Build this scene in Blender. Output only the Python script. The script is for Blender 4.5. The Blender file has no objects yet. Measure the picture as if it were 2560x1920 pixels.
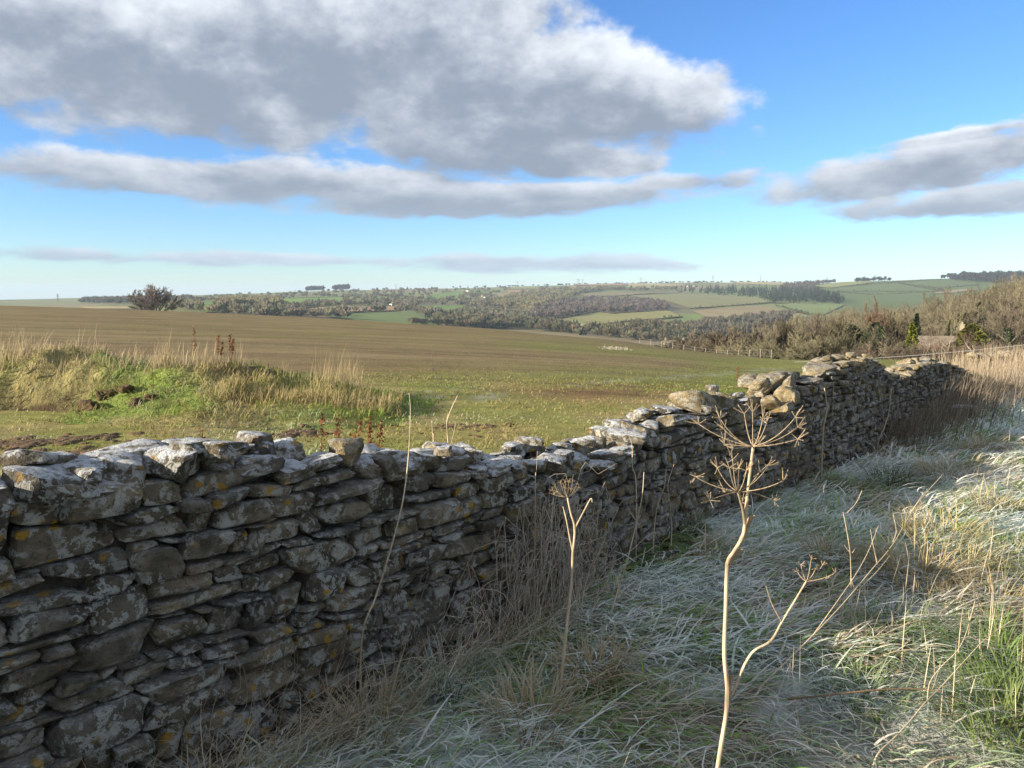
import bpy, math, random
import numpy as np
from mathutils import Vector, geometry

D = bpy.data
SC = bpy.context.scene
C = SC.collection
rng = np.random.RandomState(11)
rad = math.radians

# ------------------------------------------------------------------ camera
F = 1923.0                       # focal length in pixels of the 2560 x 1920 frame
P = math.atan(225.0 / F)         # camera looks this much below the level
ZC = 1.55
cam_d = D.cameras.new('camera')
cam_d.sensor_width = 36.0
cam_d.lens = 36.0 * F / 2560.0
cam_d.clip_start = 0.05
cam_d.clip_end = 60000.0
cam = D.objects.new('camera', cam_d)
C.objects.link(cam)
cam.location = (0, 0, ZC)
cam.rotation_euler = (math.pi / 2 - P, 0, 0)
SC.camera = cam

# ------------------------------------------------------------------ node helper
class G:
    def __init__(s, nt):
        s.nt = nt
    def n(s, typ, **kw):
        nd = s.nt.nodes.new(typ)
        for k, v in kw.items():
            setattr(nd, k, v)
        return nd
    def put(s, sock, v):
        if v is None:
            return
        if hasattr(v, 'is_output') or hasattr(v, 'links'):
            s.nt.links.new(v, sock)
        else:
            if isinstance(v, (tuple, list)) and len(v) == 3 and sock.type == 'RGBA':
                v = (*v, 1.0)
            sock.default_value = v
    def m(s, op, a, b=None, c=None, clamp=False):
        nd = s.n('ShaderNodeMath', operation=op, use_clamp=clamp)
        s.put(nd.inputs[0], a); s.put(nd.inputs[1], b); s.put(nd.inputs[2], c)
        return nd.outputs[0]
    def vm(s, op, a, b=None):
        nd = s.n('ShaderNodeVectorMath', operation=op)
        s.put(nd.inputs[0], a)
        if b is not None:
            if op == 'SCALE':
                s.put(nd.inputs[3], b)
            else:
                s.put(nd.inputs[1], b)
        return nd.outputs[0]
    def xyz(s, v):
        nd = s.n('ShaderNodeSeparateXYZ'); s.put(nd.inputs[0], v)
        return nd.outputs
    def comb(s, x, y, z):
        nd = s.n('ShaderNodeCombineXYZ')
        s.put(nd.inputs[0], x); s.put(nd.inputs[1], y); s.put(nd.inputs[2], z)
        return nd.outputs[0]
    def noise(s, vec, scale, detail=4, rough=0.55, dist=0.0):
        nd = s.n('ShaderNodeTexNoise')
        s.put(nd.inputs['Vector'], vec)
        nd.inputs['Scale'].default_value = scale
        nd.inputs['Detail'].default_value = detail
        nd.inputs['Roughness'].default_value = rough
        nd.inputs['Distortion'].default_value = dist
        return nd.outputs[0]
    def voro(s, vec, scale, feature='F1', rnd=1.0):
        nd = s.n('ShaderNodeTexVoronoi', feature=feature)
        s.put(nd.inputs['Vector'], vec)
        nd.inputs['Scale'].default_value = scale
        nd.inputs['Randomness'].default_value = rnd
        return nd
    def mix(s, fac, a, b, blend='MIX'):
        nd = s.n('ShaderNodeMix', data_type='RGBA', blend_type=blend)
        s.put(nd.inputs[0], fac); s.put(nd.inputs[6], a); s.put(nd.inputs[7], b)
        return nd.outputs[2]
    def step(s, x, a, b):
        nd = s.n('ShaderNodeMapRange', interpolation_type='SMOOTHSTEP')
        s.put(nd.inputs[0], x)
        nd.inputs[1].default_value = a; nd.inputs[2].default_value = b
        return nd.outputs[0]

# ------------------------------------------------------------------ sun direction, sky
SUN_AZ = rad(203)        # measured from +X, counter-clockwise: from the left and behind
SUN_EL = rad(15)
sun_vec = Vector((math.cos(SUN_AZ) * math.cos(SUN_EL), math.sin(SUN_AZ) * math.cos(SUN_EL), math.sin(SUN_EL)))

SC.view_settings.view_transform = 'Standard'
SC.view_settings.look = 'None'
SC.view_settings.gamma = 1.0
SC.view_settings.use_curve_mapping = False
SC.view_settings.exposure = 1.75

world = D.worlds.new('World')
SC.world = world
world.use_nodes = True
wt = world.node_tree
wt.nodes.clear()
g = G(wt)
sky = g.n('ShaderNodeTexSky', sky_type='NISHITA')
sky.sun_disc = False
sky.sun_elevation = SUN_EL
sky.sun_rotation = math.pi / 2 - SUN_AZ
sky.altitude = 150
sky.air_density = 1.0
sky.dust_density = 0.1
sky.ozone_density = 3.5
dirv = g.n('ShaderNodeTexCoord').outputs['Generated']
dx, dy, dz = g.xyz(dirv)
az = g.m('MULTIPLY', g.m('ARCTAN2', dx, dy), 57.29578)
el = g.m('MULTIPLY', g.m('ARCSINE', dz), 57.29578)
q = g.comb(dx, dy, g.m('MULTIPLY', g.m('LOGARITHM', g.m('ADD', g.m('MAXIMUM', dz, 0.0), 0.12), 2.718282), 0.62))
up = g.comb(0.015, 0.0, 0.03)
q2d = g.vm('ADD', dirv, up)
ex, ey, ez = g.xyz(q2d)
q2 = g.comb(ex, ey, g.m('MULTIPLY', g.m('LOGARITHM', g.m('ADD', g.m('MAXIMUM', ez, 0.0), 0.12), 2.718282), 0.62))
nA = g.noise(q, 6.5, 10, 0.60)
nB = g.noise(q2, 6.5, 6, 0.60)
nL = g.noise(q, 1.3, 3, 0.5)
# cloud banks: azimuth, elevation, half width, half height (degrees), weight, tilt
BANKS = [(-24, 15.5, 22, 6.4, 1.7, 0.0), (-8, 18.0, 14, 6.0, 1.6, 0.0), (-1, 13.5, 12, 6.0, 1.8, 0.0), (7, 13.4, 10.0, 4.9, 1.35, -0.12),
         (-20, 7.7, 26, 1.9, 1.0, -0.015), (-2, 6.7, 18, 1.5, 1.25, 0.03), (12.5, 7.9, 5.5, 1.0, .8, .03), (-16, 2.4, 24, 0.75, 0.85, 0.0), (0, 2.3, 13, 0.95, 0.85, 0.0),
         (28.5, 8.4, 11.5, 2.0, 0.85, 0.15), (30, 5.7, 11, 1.1, 0.75, 0.06), (30, 9.9, 7, 0.5, .7, .08),
         (5, 9.6, 8.5, 1.7, 1.15, 0.0), (60, 11, 22, 3.0, .8, .05), (-62, 14, 22, 5.0, 1.0, 0.0)]
mask = None
relv = None
for a0, e0, ra, re, wgt, tilt in BANKS:
    da = g.m('SUBTRACT', az, a0)
    de = g.m('SUBTRACT', g.m('SUBTRACT', el, e0), g.m('MULTIPLY', da, tilt))
    hh = g.m('MULTIPLY', de, 1.0 / re)
    ww = g.m('MULTIPLY', da, 1.0 / ra)
    rr = g.m('SQRT', g.m('ADD', g.m('MULTIPLY', hh, hh), g.m('MULTIPLY', ww, ww)))
    mm = g.m('MULTIPLY', g.m('SUBTRACT', 1.0, rr), wgt)
    mm = g.m('MAXIMUM', mm, -0.55)
    # vertical place within the bank, weighted by how much the bank is there
    wv = g.m('MAXIMUM', mm, 0.0)
    hv = g.m('MULTIPLY', hh, wv)
    if mask is None:
        mask = mm; relv = hv; wsum = wv
    else:
        mask = g.m('MAXIMUM', mask, mm)
        relv = g.m('ADD', relv, hv)
        wsum = g.m('ADD', wsum, wv)
relv = g.m('DIVIDE', relv, g.m('ADD', wsum, 0.15))
# away from the view broken cloud goes on, made denser to lift the ambient light
wild = g.m('SUBTRACT', g.m('MULTIPLY', nL, 2.2), 0.45)
far_az = g.step(g.m('ABSOLUTE', az), 48.0, 75.0)
high = g.step(el, 24.0, 34.0)
off = g.m('MAXIMUM', far_az, high)
mask = g.m('ADD', g.m('MULTIPLY', mask, g.m('SUBTRACT', 1.0, off)), g.m('MULTIPLY', wild, off))
dens = g.m('ADD', mask, g.m('MULTIPLY', g.m('SUBTRACT', nA, 0.5), 2.55))
cov = g.step(dens, 0.0, 0.44)
grad = g.m('SUBTRACT', nA, nB)
lit = g.m('ADD', g.m('MULTIPLY', grad, 2.6), g.m('MULTIPLY', relv, 0.85))
nM = g.noise(q, 17.0, 5, 0.6)
lit = g.m('ADD', lit, g.m('ADD', g.m('MULTIPLY', g.m('SUBTRACT', nM, 0.5), 0.85), g.m('MULTIPLY', g.m('SUBTRACT', nA, 0.5), -0.4)))
thick = g.step(dens, 0.1, 1.3)
lit = g.m('ADD', lit, g.m('MULTIPLY', g.m('SUBTRACT', 1.0, thick), 0.36))
lit = g.step(lit, -0.35, 1.15)
lit = g.m('MULTIPLY', lit, g.m('ADD', 0.68, g.m('MULTIPLY', g.step(el, 7.0, 12.0), 0.32)))
cloud = g.mix(lit, (1.05, 1.25, 1.60), (3.3, 3.5, 3.75))
low = g.step(el, 9.0, 0.0)
cloud = g.mix(g.m('MULTIPLY', low, 0.45), cloud, (2.1, 2.65, 3.15))
skyc = g.n('ShaderNodeHueSaturation')
skyc.inputs['Saturation'].default_value = 1.12
skyc.inputs['Value'].default_value = 1.0
g.put(skyc.inputs['Color'], sky.outputs[0])
skycol = g.mix(1.0, skyc.outputs[0], g.mix(g.step(el, 0.0, 14.0), (0.54, 0.64, 0.79), (0.58, 0.63, 0.77)), 'MULTIPLY')
covl = g.m('MULTIPLY', cov, g.step(el, -0.5, 1.5))
allsky = g.mix(covl, skycol, cloud)
bg = g.n('ShaderNodeBackground')
g.put(bg.inputs[0], allsky)
bg.inputs[1].default_value = 0.09
wo = g.n('ShaderNodeOutputWorld')
wt.links.new(bg.outputs[0], wo.inputs[0])

sun_d = D.lights.new('sun', 'SUN')
sun_d.energy = 3.7
sun_d.angle = rad(0.6)
sun_d.color = (1.0, 0.87, 0.68)
sun_o = D.objects.new('sun', sun_d)
C.objects.link(sun_o)
sun_o.rotation_euler = sun_vec.to_track_quat('Z', 'Y').to_euler()
sun_o.location = (-20, -10, 30)
SC.cycles.use_denoising = True
SC.cycles.max_bounces = 4
SC.cycles.transparent_max_bounces = 6
SC.cycles.volume_bounces = 0

# ------------------------------------------------------------------ picture geometry
def ray(u, v):
    a = (np.asarray(u, float) - 1280.0) / F
    b = (960.0 - np.asarray(v, float)) / F
    x = a
    y = math.cos(P) + b * math.sin(P)
    z = -math.sin(P) + b * math.cos(P)
    return x / y, z / y                       # per metre of depth along +Y

def at(u, v, Y):
    x, z = ray(u, v)
    return np.array([float(x) * Y, Y, ZC + float(z) * Y])

def project(x, y, z):
    zz = z - ZC
    fw = y * math.cos(P) - zz * math.sin(P)
    upc = y * math.sin(P) + zz * math.cos(P)
    fw = np.maximum(fw, 1e-3)
    return 1280 + F * x / fw, 960 - F * upc / fw

# ------------------------------------------------------------------ noise
def _h(ix, iy, iz, s):
    n = (ix.astype(np.int64) * 374761393 + iy.astype(np.int64) * 668265263 + iz.astype(np.int64) * 2147483647 + s * 144665) & 0xffffffff
    n = ((n ^ (n >> 13)) * 1274126177) & 0xffffffff
    n = ((n ^ (n >> 15)) * 2246822519) & 0xffffffff
    return ((n ^ (n >> 16)) & 0xffff) / 65535.0

def vnoise(x, y, z=None, seed=0):
    x = np.asarray(x, float); y = np.asarray(y, float)
    z = np.zeros_like(x) if z is None else np.asarray(z, float)
    ix, iy, iz = np.floor(x), np.floor(y), np.floor(z)
    fx, fy, fz = x - ix, y - iy, z - iz
    fx = fx * fx * (3 - 2 * fx); fy = fy * fy * (3 - 2 * fy); fz = fz * fz * (3 - 2 * fz)
    r = 0
    for a in (0, 1):
        for b in (0, 1):
            for c in (0, 1):
                w = (fx if a else 1 - fx) * (fy if b else 1 - fy) * (fz if c else 1 - fz)
                r = r + w * _h(ix + a, iy + b, iz + c, seed)
    return r * 2 - 1

def fbm(x, y, z=None, seed=0, octv=4, gain=0.5):
    r = 0; a = 1.0; f = 1.0; t = 0
    x = np.asarray(x, float); y = np.asarray(y, float)
    for o in range(octv):
        r = r + a * vnoise(x * f, y * f, None if z is None else z * f, seed + o * 17)
        t += a; a *= gain; f *= 2.03
    return r / t

def sstep(x, a, b):
    t = np.clip((np.asarray(x, float) - a) / (b - a), 0, 1)
    return t * t * (3 - 2 * t)

# ------------------------------------------------------------------ mesh helpers
def mk_mesh(name, V, faces, mat=None, smooth=True, col=None):
    me = D.meshes.new(name)
    V = np.asarray(V, np.float32)
    me.vertices.add(len(V))
    me.vertices.foreach_set('co', V.ravel())
    if not isinstance(faces, (list, tuple)):
        faces = [faces]
    faces = [np.asarray(f, np.int32) for f in faces if len(f)]
    loops = np.concatenate([f.ravel() for f in faces])
    tot = np.concatenate([np.full(len(f), f.shape[1], np.int32) for f in faces])
    st = np.concatenate([[0], np.cumsum(tot)[:-1]]).astype(np.int32)
    me.loops.add(len(loops))
    me.loops.foreach_set('vertex_index', loops)
    me.polygons.add(len(tot))
    me.polygons.foreach_set('loop_start', st)
    me.polygons.foreach_set('use_smooth', np.full(len(tot), bool(smooth)))
    me.update(calc_edges=True)
    if col is not None:
        ca = me.color_attributes.new('Col', 'FLOAT_COLOR', 'POINT')
        cc = np.ones((len(V), 4), np.float32)
        cc[:, :3] = col[:, :3]
        if col.shape[1] > 3:
            cc[:, 3] = col[:, 3]
        ca.data.foreach_set('color', cc.ravel())
    if mat is not None:
        me.materials.append(mat)
    return me

def ob(name, me, parent=None, loc=None):
    o = D.objects.new(name, me)
    C.objects.link(o)
    if parent is not None:
        o.parent = parent
    if loc is not None:
        o.location = loc
    return o

def mk(name, V, faces, mat, parent=None, smooth=True, col=None):
    return ob(name, mk_mesh(name, V, faces, mat, smooth, col), parent)

def mk_at(name, V, faces, mat, origin, parent=None, smooth=True, col=None):
    V = np.asarray(V, float) - np.asarray(origin, float)
    return ob(name, mk_mesh(name, V, faces, mat, smooth, col), parent, tuple(origin))

def tag(o, label=None, cat=None, group=None, kind=None):
    if label: o['label'] = label
    if cat: o['category'] = cat
    if group: o['group'] = group
    if kind: o['kind'] = kind
    return o

def empty(name, loc):
    o = D.objects.new(name, None)
    C.objects.link(o)
    o.location = loc
    o.empty_display_size = 0.2
    return o

class Acc:
    """collects vertices, faces and colours of one mesh"""
    def __init__(s):
        s.V = []; s.Q = []; s.T = []; s.C = []; s.n = 0
    def add(s, V, Q=None, T=None, col=None):
        V = np.asarray(V, float)
        if Q is not None and len(Q): s.Q.append(np.asarray(Q, np.int64) + s.n)
        if T is not None and len(T): s.T.append(np.asarray(T, np.int64) + s.n)
        s.V.append(V)
        if col is not None:
            col = np.asarray(col, float)
            s.C.append(np.broadcast_to(col, (len(V), col.shape[-1])))
        s.n += len(V)
    def build(s, name, mat, parent=None, smooth=True, origin=None):
        if not s.V:
            return None
        V = np.concatenate(s.V)
        fs = []
        if s.Q: fs.append(np.concatenate(s.Q))
        if s.T: fs.append(np.concatenate(s.T))
        col = np.concatenate(s.C) if s.C else None
        if origin is not None:
            return mk_at(name, V, fs, mat, origin, parent, smooth, col)
        return mk(name, V, fs, mat, parent, smooth, col)

def norm(a):
    return a / np.maximum(np.linalg.norm(a, axis=-1, keepdims=True), 1e-9)

def tube(acc, pts, radii, sides=6, cap=True, col=None, rib=0.0):
    pts = np.asarray(pts, float)
    n = len(pts)
    radii = np.broadcast_to(np.asarray(radii, float), (n,))
    d = np.gradient(pts, axis=0)
    d = norm(d)
    ref = np.array([0.31, 0.87, 0.39]) if abs(d[:, 2]).mean() > 0.6 else np.array([0.05, 0.1, 1.0])
    a = norm(np.cross(d, ref)); b = np.cross(d, a)
    th = np.arange(sides) * 2 * math.pi / sides
    ring = a[:, None, :] * np.cos(th)[None, :, None] + b[:, None, :] * np.sin(th)[None, :, None]
    rb = 1 + rib * np.where(np.arange(sides) % 2, 1.0, -1.0)
    V = (pts[:, None, :] + ring * rb[None, :, None] * radii[:, None, None]).reshape(-1, 3)
    i = np.arange(n - 1)[:, None] * sides; j = np.arange(sides)[None, :]; k = (j + 1) % sides
    Q = np.stack([i + j, i + k, i + sides + k, i + sides + j], -1).reshape(-1, 4)
    T = []
    if cap:
        V = np.vstack([V, pts[0], pts[-1]])
        for jj in range(sides):
            T.append((n * sides, (jj + 1) % sides, jj))
            T.append((n * sides + 1, (n - 1) * sides + jj, (n - 1) * sides + (jj + 1) % sides))
    acc.add(V, Q, T, col)

def segs_mesh(acc, p0, p1, r0, r1, col=None, sides=3):
    """many straight tapered sticks at once"""
    if len(p0) == 0: return
    d = norm(p1 - p0)
    ref = np.where(np.abs(d[:, 2:3]) > 0.8, np.array([[1.0, 0.2, 0.0]]), np.array([[0.0, 0.0, 1.0]]))
    a = norm(np.cross(d, ref)); b = np.cross(d, a)
    th = np.arange(sides) * 2 * math.pi / sides
    ring = a[:, None, :] * np.cos(th)[None, :, None] + b[:, None, :] * np.sin(th)[None, :, None]
    V = np.concatenate([p0[:, None, :] + ring * r0[:, None, None], p1[:, None, :] + ring * r1[:, None, None]], 1)
    n = len(p0); base = np.arange(n)[:, None] * (2 * sides)
    j = np.arange(sides)[None, :]; k = (j + 1) % sides
    Q = np.stack([base + j, base + k, base + sides + k, base + sides + j], -1).reshape(-1, 4)
    if col is not None and np.ndim(col) == 2:
        col = np.repeat(col, 2 * sides, 0)
    acc.add(V.reshape(-1, 3), Q, None, col)

def curves_mesh(acc, pts, r0, r1, sides=3, col=None):
    """pts (M, K, 3): M curves of K points, tapering"""
    M, K, _ = pts.shape
    for k in range(K - 1):
        f0 = k / (K - 1); f1 = (k + 1) / (K - 1)
        segs_mesh(acc, pts[:, k], pts[:, k + 1], r0 * (1 - f0) + r1 * f0, r0 * (1 - f1) + r1 * f1, col, sides)

def blades(acc, base, ang, length, width, a0, a1, c0, c1, K=4, twist=None, curl=None, power=1.0):
    """grass blades: bent ribbons. a0/a1 lean from the vertical at root and tip; c0/c1 root and tip colours"""
    M = len(base)
    length = np.broadcast_to(length, (M,)); width = np.broadcast_to(width, (M,))
    a0 = np.broadcast_to(a0, (M,)); a1 = np.broadcast_to(a1, (M,))
    c0 = np.broadcast_to(c0, (M, np.shape(c0)[-1])); c1 = np.broadcast_to(c1, (M, np.shape(c1)[-1]))
    curl = np.zeros(M) if curl is None else curl
    tw = ang + math.pi / 2 if twist is None else ang + math.pi / 2 + twist
    side = np.stack([np.cos(tw), np.sin(tw), np.zeros(M)], -1)
    p = np.array(base, float)
    V = np.zeros((M, 2 * K + 1, 3)); Cc = np.zeros((M, 2 * K + 1, c0.shape[1]))
    for k in range(K + 1):
        f = k / K
        w = width * (1 - f ** 1.6) * 0.5 * (0.75 + 0.25 * min(1, f * 4 + .2))
        if k < K:
            V[:, 2 * k] = p - side * w[:, None]
            V[:, 2 * k + 1] = p + side * w[:, None]
            Cc[:, 2 * k] = Cc[:, 2 * k + 1] = c0 * (1 - f) + c1 * f
        else:
            V[:, 2 * K] = p
            Cc[:, 2 * K] = c1
        fm = (k + 0.5) / K
        al = a0 + (a1 - a0) * fm ** power
        an = ang + curl * fm
        dvec = np.stack([np.sin(al) * np.cos(an), np.sin(al) * np.sin(an), np.cos(al)], -1)
        p = p + dvec * (length / K)[:, None]
    base_i = np.arange(M)[:, None] * (2 * K + 1)
    kk = np.arange(K - 1)[None, :]
    Q = np.stack([base_i + 2 * kk, base_i + 2 * kk + 1, base_i + 2 * kk + 3, base_i + 2 * kk + 2], -1).reshape(-1, 4)
    T = np.stack([base_i[:, 0] + 2 * K - 2, base_i[:, 0] + 2 * K - 1, base_i[:, 0] + 2 * K], -1)
    acc.add(V.reshape(-1, 3), Q, T, Cc.reshape(-1, Cc.shape[2]))

# ------------------------------------------------------------------ terrain
COLS = {
    0:    [(12, 'z', -.05), (165, 'v', 761), (230, 'z', -5), (400, 'z', -18), (800, 'z', -30), (1500, 'z', -30), (2500, 'v', 753), (3500, 'v', 750), (6000, 'z', -60), (20000, 'z', -150)],
    440:  [(12, 'z', -.05), (160, 'v', 776), (230, 'z', -7), (420, 'z', -22), (700, 'z', -24), (900, 'v', 771), (1500, 'v', 757), (2500, 'v', 748), (3500, 'v', 741), (6000, 'z', -30), (20000, 'z', -150)],
    700:  [(12, 'z', -.07), (150, 'v', 788), (220, 'z', -8.5), (420, 'z', -26), (650, 'z', -31), (900, 'v', 791), (1100, 'v', 779), (1500, 'v', 762), (2000, 'v', 748), (3000, 'v', 733), (3400, 'v', 731), (6000, 'z', -20), (20000, 'z', -150)],
    900:  [(12, 'z', -.08), (140, 'v', 797), (210, 'z', -10), (420, 'z', -30), (700, 'z', -37), (900, 'v', 801), (1150, 'v', 781), (1500, 'v', 765), (2200, 'v', 742), (3000, 'v', 727), (3400, 'v', 724), (6000, 'z', -10), (20000, 'z', -150)],
    1280: [(12, 'z', -.10), (115, 'v', 822), (190, 'z', -12), (400, 'z', -34), (700, 'z', -46), (900, 'z', -48), (1050, 'v', 817), (1400, 'v', 786), (1900, 'v', 757), (2500, 'v', 738), (3300, 'v', 721), (3800, 'v', 716), (6000, 'z', 10), (20000, 'z', -150)],
    1600: [(12, 'z', -.12), (90, 'v', 852), (160, 'z', -13), (380, 'z', -36), (700, 'z', -50), (900, 'z', -51), (1050, 'v', 826), (1250, 'v', 806), (1500, 'v', 783), (1900, 'v', 757), (2600, 'v', 732), (3500, 'v', 708), (3800, 'v', 706), (6000, 'z', 20), (20000, 'z', -150)],
    1900: [(12, 'z', -.2), (62, 'v', 891), (100, 'z', -9.5), (200, 'z', -22), (400, 'z', -38), (700, 'z', -50), (900, 'z', -50), (1100, 'v', 811), (1400, 'v', 785), (1800, 'v', 757), (2300, 'v', 740), (3000, 'v', 716), (3700, 'v', 704), (6000, 'z', 30), (20000, 'z', -150)],
    2200: [(12, 'z', -.25), (46, 'v', 893), (80, 'z', -7.5), (150, 'z', -14), (300, 'z', -25), (500, 'z', -38), (900, 'z', -45), (1300, 'v', 778), (1700, 'v', 757), (2100, 'v', 733), (2600, 'v', 702), (2850, 'v', 698), (5000, 'z', 30), (20000, 'z', -150)],
    2560: [(14, 'z', -.1), (24, 'z', -.5), (40, 'z', -2.2), (80, 'z', -5), (150, 'z', -8), (250, 'z', -8), (400, 'z', -14), (700, 'z', -32), (1100, 'v', 766), (1500, 'v', 738), (1900, 'v', 714), (2300, 'v', 694), (2600, 'v', 690), (5000, 'z', 30), (20000, 'z', -150)],
}
_us = np.array(sorted(COLS), float)
_ly = np.linspace(math.log(1.0), math.log(20000), 900)
_tab = []
for uu in sorted(COLS):
    Ys = [0.5, 4.0]; Zs = [0.0, 0.0]
    for Y, kd, val in COLS[uu]:
        Ys.append(Y); Zs.append(val if kd == 'z' else at(uu, val, Y)[2])
    zz = np.interp(np.exp(_ly), Ys, Zs)
    ker = np.exp(-0.5 * (np.arange(-14, 15) / 5.0) ** 2); ker /= ker.sum()
    zz = np.convolve(np.pad(zz, 14, mode='edge'), ker, 'valid')
    _tab.append(zz)
_tab = np.array(_tab)
_fine_u = np.linspace(0, 2560, 257)
_tabf = np.array([np.interp(_fine_u, _us, _tab[:, i]) for i in range(_tab.shape[1])]).T
ker = np.exp(-0.5 * (np.arange(-20, 21) / 7.0) ** 2); ker /= ker.sum()
_tabf = np.apply_along_axis(lambda c: np.convolve(np.pad(c, 20, mode='edge'), ker, 'valid'), 0, _tabf)

# wall line (front face foot) and its frame
W0 = np.array([-0.88, 2.42]); WD = np.array([0.6457, 0.7636]); WN = np.array([0.7636, -0.6457])

def wall_tw(x, y):
    return (x - W0[0]) * WD[0] + (y - W0[1]) * WD[1], (x - W0[0]) * WN[0] + (y - W0[1]) * WN[1]

def base_height(x, y):
    x = np.asarray(x, float); y = np.asarray(y, float)
    r = np.hypot(x, y)
    yy = np.maximum(y, 0.42 * r)
    ycl = np.maximum(yy, 0.8)
    u = np.clip(1280 + F * np.clip(x / ycl, -3, 3), 0, 2559.9)
    fu = u / 10.0; iu = np.clip(fu.astype(int), 0, 255); tu = fu - iu
    fl = np.clip((np.log(ycl) - _ly[0]) / (_ly[1] - _ly[0]), 0, len(_ly) - 1.001); il = fl.astype(int); tl = fl - il
    z = (_tabf[iu, il] * (1 - tl) + _tabf[iu, il + 1] * tl) * (1 - tu) + (_tabf[iu + 1, il] * (1 - tl) + _tabf[iu + 1, il + 1] * tl) * tu
    return z

def ground(x, y):
    x = np.asarray(x, float); y = np.asarray(y, float)
    z = base_height(x, y)
    r = np.hypot(x, y)
    near = 1 - sstep(r, 14, 40)
    t, w = wall_tw(x, y)
    verge = sstep(w, -0.25, 0.35)
    lump = 0.045 * fbm(x * 1.3, y * 1.3, seed=3, octv=3) + 0.03 * fbm(x * 4.2, y * 4.2, seed=9, octv=2)
    z = z + near * (verge * (lump + 0.02) + (1 - verge) * 0.02 * fbm(x * 2, y * 2, seed=5, octv=3))
    z = z + (1 - near) * np.clip(r / 4000, 0, 1) * 6.0 * fbm(x / 260., y / 260., seed=31, octv=3) * sstep(r, 350, 900)
    return z

def far_ground(x, y):
    r = np.hypot(x, y)
    return base_height(x, y) + np.clip(r / 4000, 0, 1) * 6.0 * fbm(x / 260., y / 260., seed=31, octv=3) * sstep(r, 350, 900)

_HY = np.exp(np.linspace(math.log(250.0), math.log(9000), 420))
_HU = np.arange(-40, 2761, 8.0)
_HX = (_HU - 1280.0)[:, None] / F * _HY[None, :]
_HZ = far_ground(_HX, np.repeat(_HY[None], len(_HU), 0))
def hit(u, v, ymin=250.0):
    """where the sight line through a pixel meets the hills beyond the field"""
    dx_, dz_ = ray(u, v)
    dx_, dz_ = float(dx_), float(dz_)
    k = min(max((1280 + F * dx_ + 40) / 8.0, 0), len(_HU) - 1.001); i = int(k); t = k - i
    zg = _HZ[i] * (1 - t) + _HZ[i + 1] * t
    gap = (ZC + dz_ * _HY) - zg
    j = int(np.argmax(gap <= 0))
    if gap[j] > 0:
        j = int(np.argmin(gap)); Y = _HY[j]
    elif j == 0:
        Y = _HY[0]
    else:
        f = gap[j - 1] / (gap[j - 1] - gap[j]); Y = _HY[j - 1] * (1 - f) + _HY[j] * f
    return np.array([dx_ * Y, Y, float(np.interp(Y, _HY, zg))])

# ------------------------------------------------------------------ materials
def new_mat(name):
    m = D.materials.new(name)
    m.use_nodes = True
    m.node_tree.nodes.clear()
    return m, G(m.node_tree)

def finish(m, gg, col, rough=0.9, bump=None, bstr=0.4, bdist=0.02, transl=0.0, spec=0.2, norm_in=None):
    b = gg.n('ShaderNodeBsdfPrincipled')
    gg.put(b.inputs['Base Color'], col)
    gg.put(b.inputs['Roughness'], rough)
    b.inputs['Specular IOR Level'].default_value = spec
    if bump is not None:
        bn = gg.n('ShaderNodeBump')
        bn.inputs['Strength'].default_value = bstr
        bn.inputs['Distance'].default_value = bdist
        gg.put(bn.inputs['Height'], bump)
        gg.put(b.inputs['Normal'], bn.outputs[0])
    o = gg.n('ShaderNodeOutputMaterial')
    sh = b.outputs[0]
    if transl > 0:
        t = gg.n('ShaderNodeBsdfTranslucent')
        gg.put(t.inputs[0], col)
        mx = gg.n('ShaderNodeMixShader')
        mx.inputs[0].default_value = transl
        gg.nt.links.new(sh, mx.inputs[1]); gg.nt.links.new(t.outputs[0], mx.inputs[2])
        sh = mx.outputs[0]
    gg.nt.links.new(sh, o.inputs[0])
    return m

def attr_mat(name, scale=8.0, amt=0.35, rough=0.9, bump=0.0, bdist=0.02, transl=0.0, spec=0.15, detail=4, stretch=None):
    m, gg = new_mat(name)
    c = gg.n('ShaderNodeAttribute', attribute_name='Col').outputs[0]
    pos = gg.n('ShaderNodeNewGeometry').outputs['Position']
    if stretch is not None:
        mp = gg.n('ShaderNodeMapping')
        gg.put(mp.inputs[0], pos)
        mp.inputs['Rotation'].default_value = (0, 0, stretch[0])
        mp.inputs['Scale'].default_value = stretch[1]
        pos = mp.outputs[0]
    n = gg.noise(pos, scale, detail, 0.62)
    k = gg.m('ADD', 1.0 - amt, gg.m('MULTIPLY', n, 2 * amt))
    col = gg.vm('SCALE', c, k)
    return finish(m, gg, col, rough, n if bump else None, bump, bdist, transl, spec)

def plain_mat(name, c1, c2, scale=6.0, rough=0.85, bump=0.3, bdist=0.02, transl=0.0, detail=5, spec=0.2):
    m, gg = new_mat(name)
    pos = gg.n('ShaderNodeNewGeometry').outputs['Position']
    n = gg.noise(pos, scale, detail, 0.6)
    f = gg.step(n, 0.3, 0.7)
    return finish(m, gg, gg.mix(f, c1, c2), rough, n if bump else None, bump, bdist, transl, spec)

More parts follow.
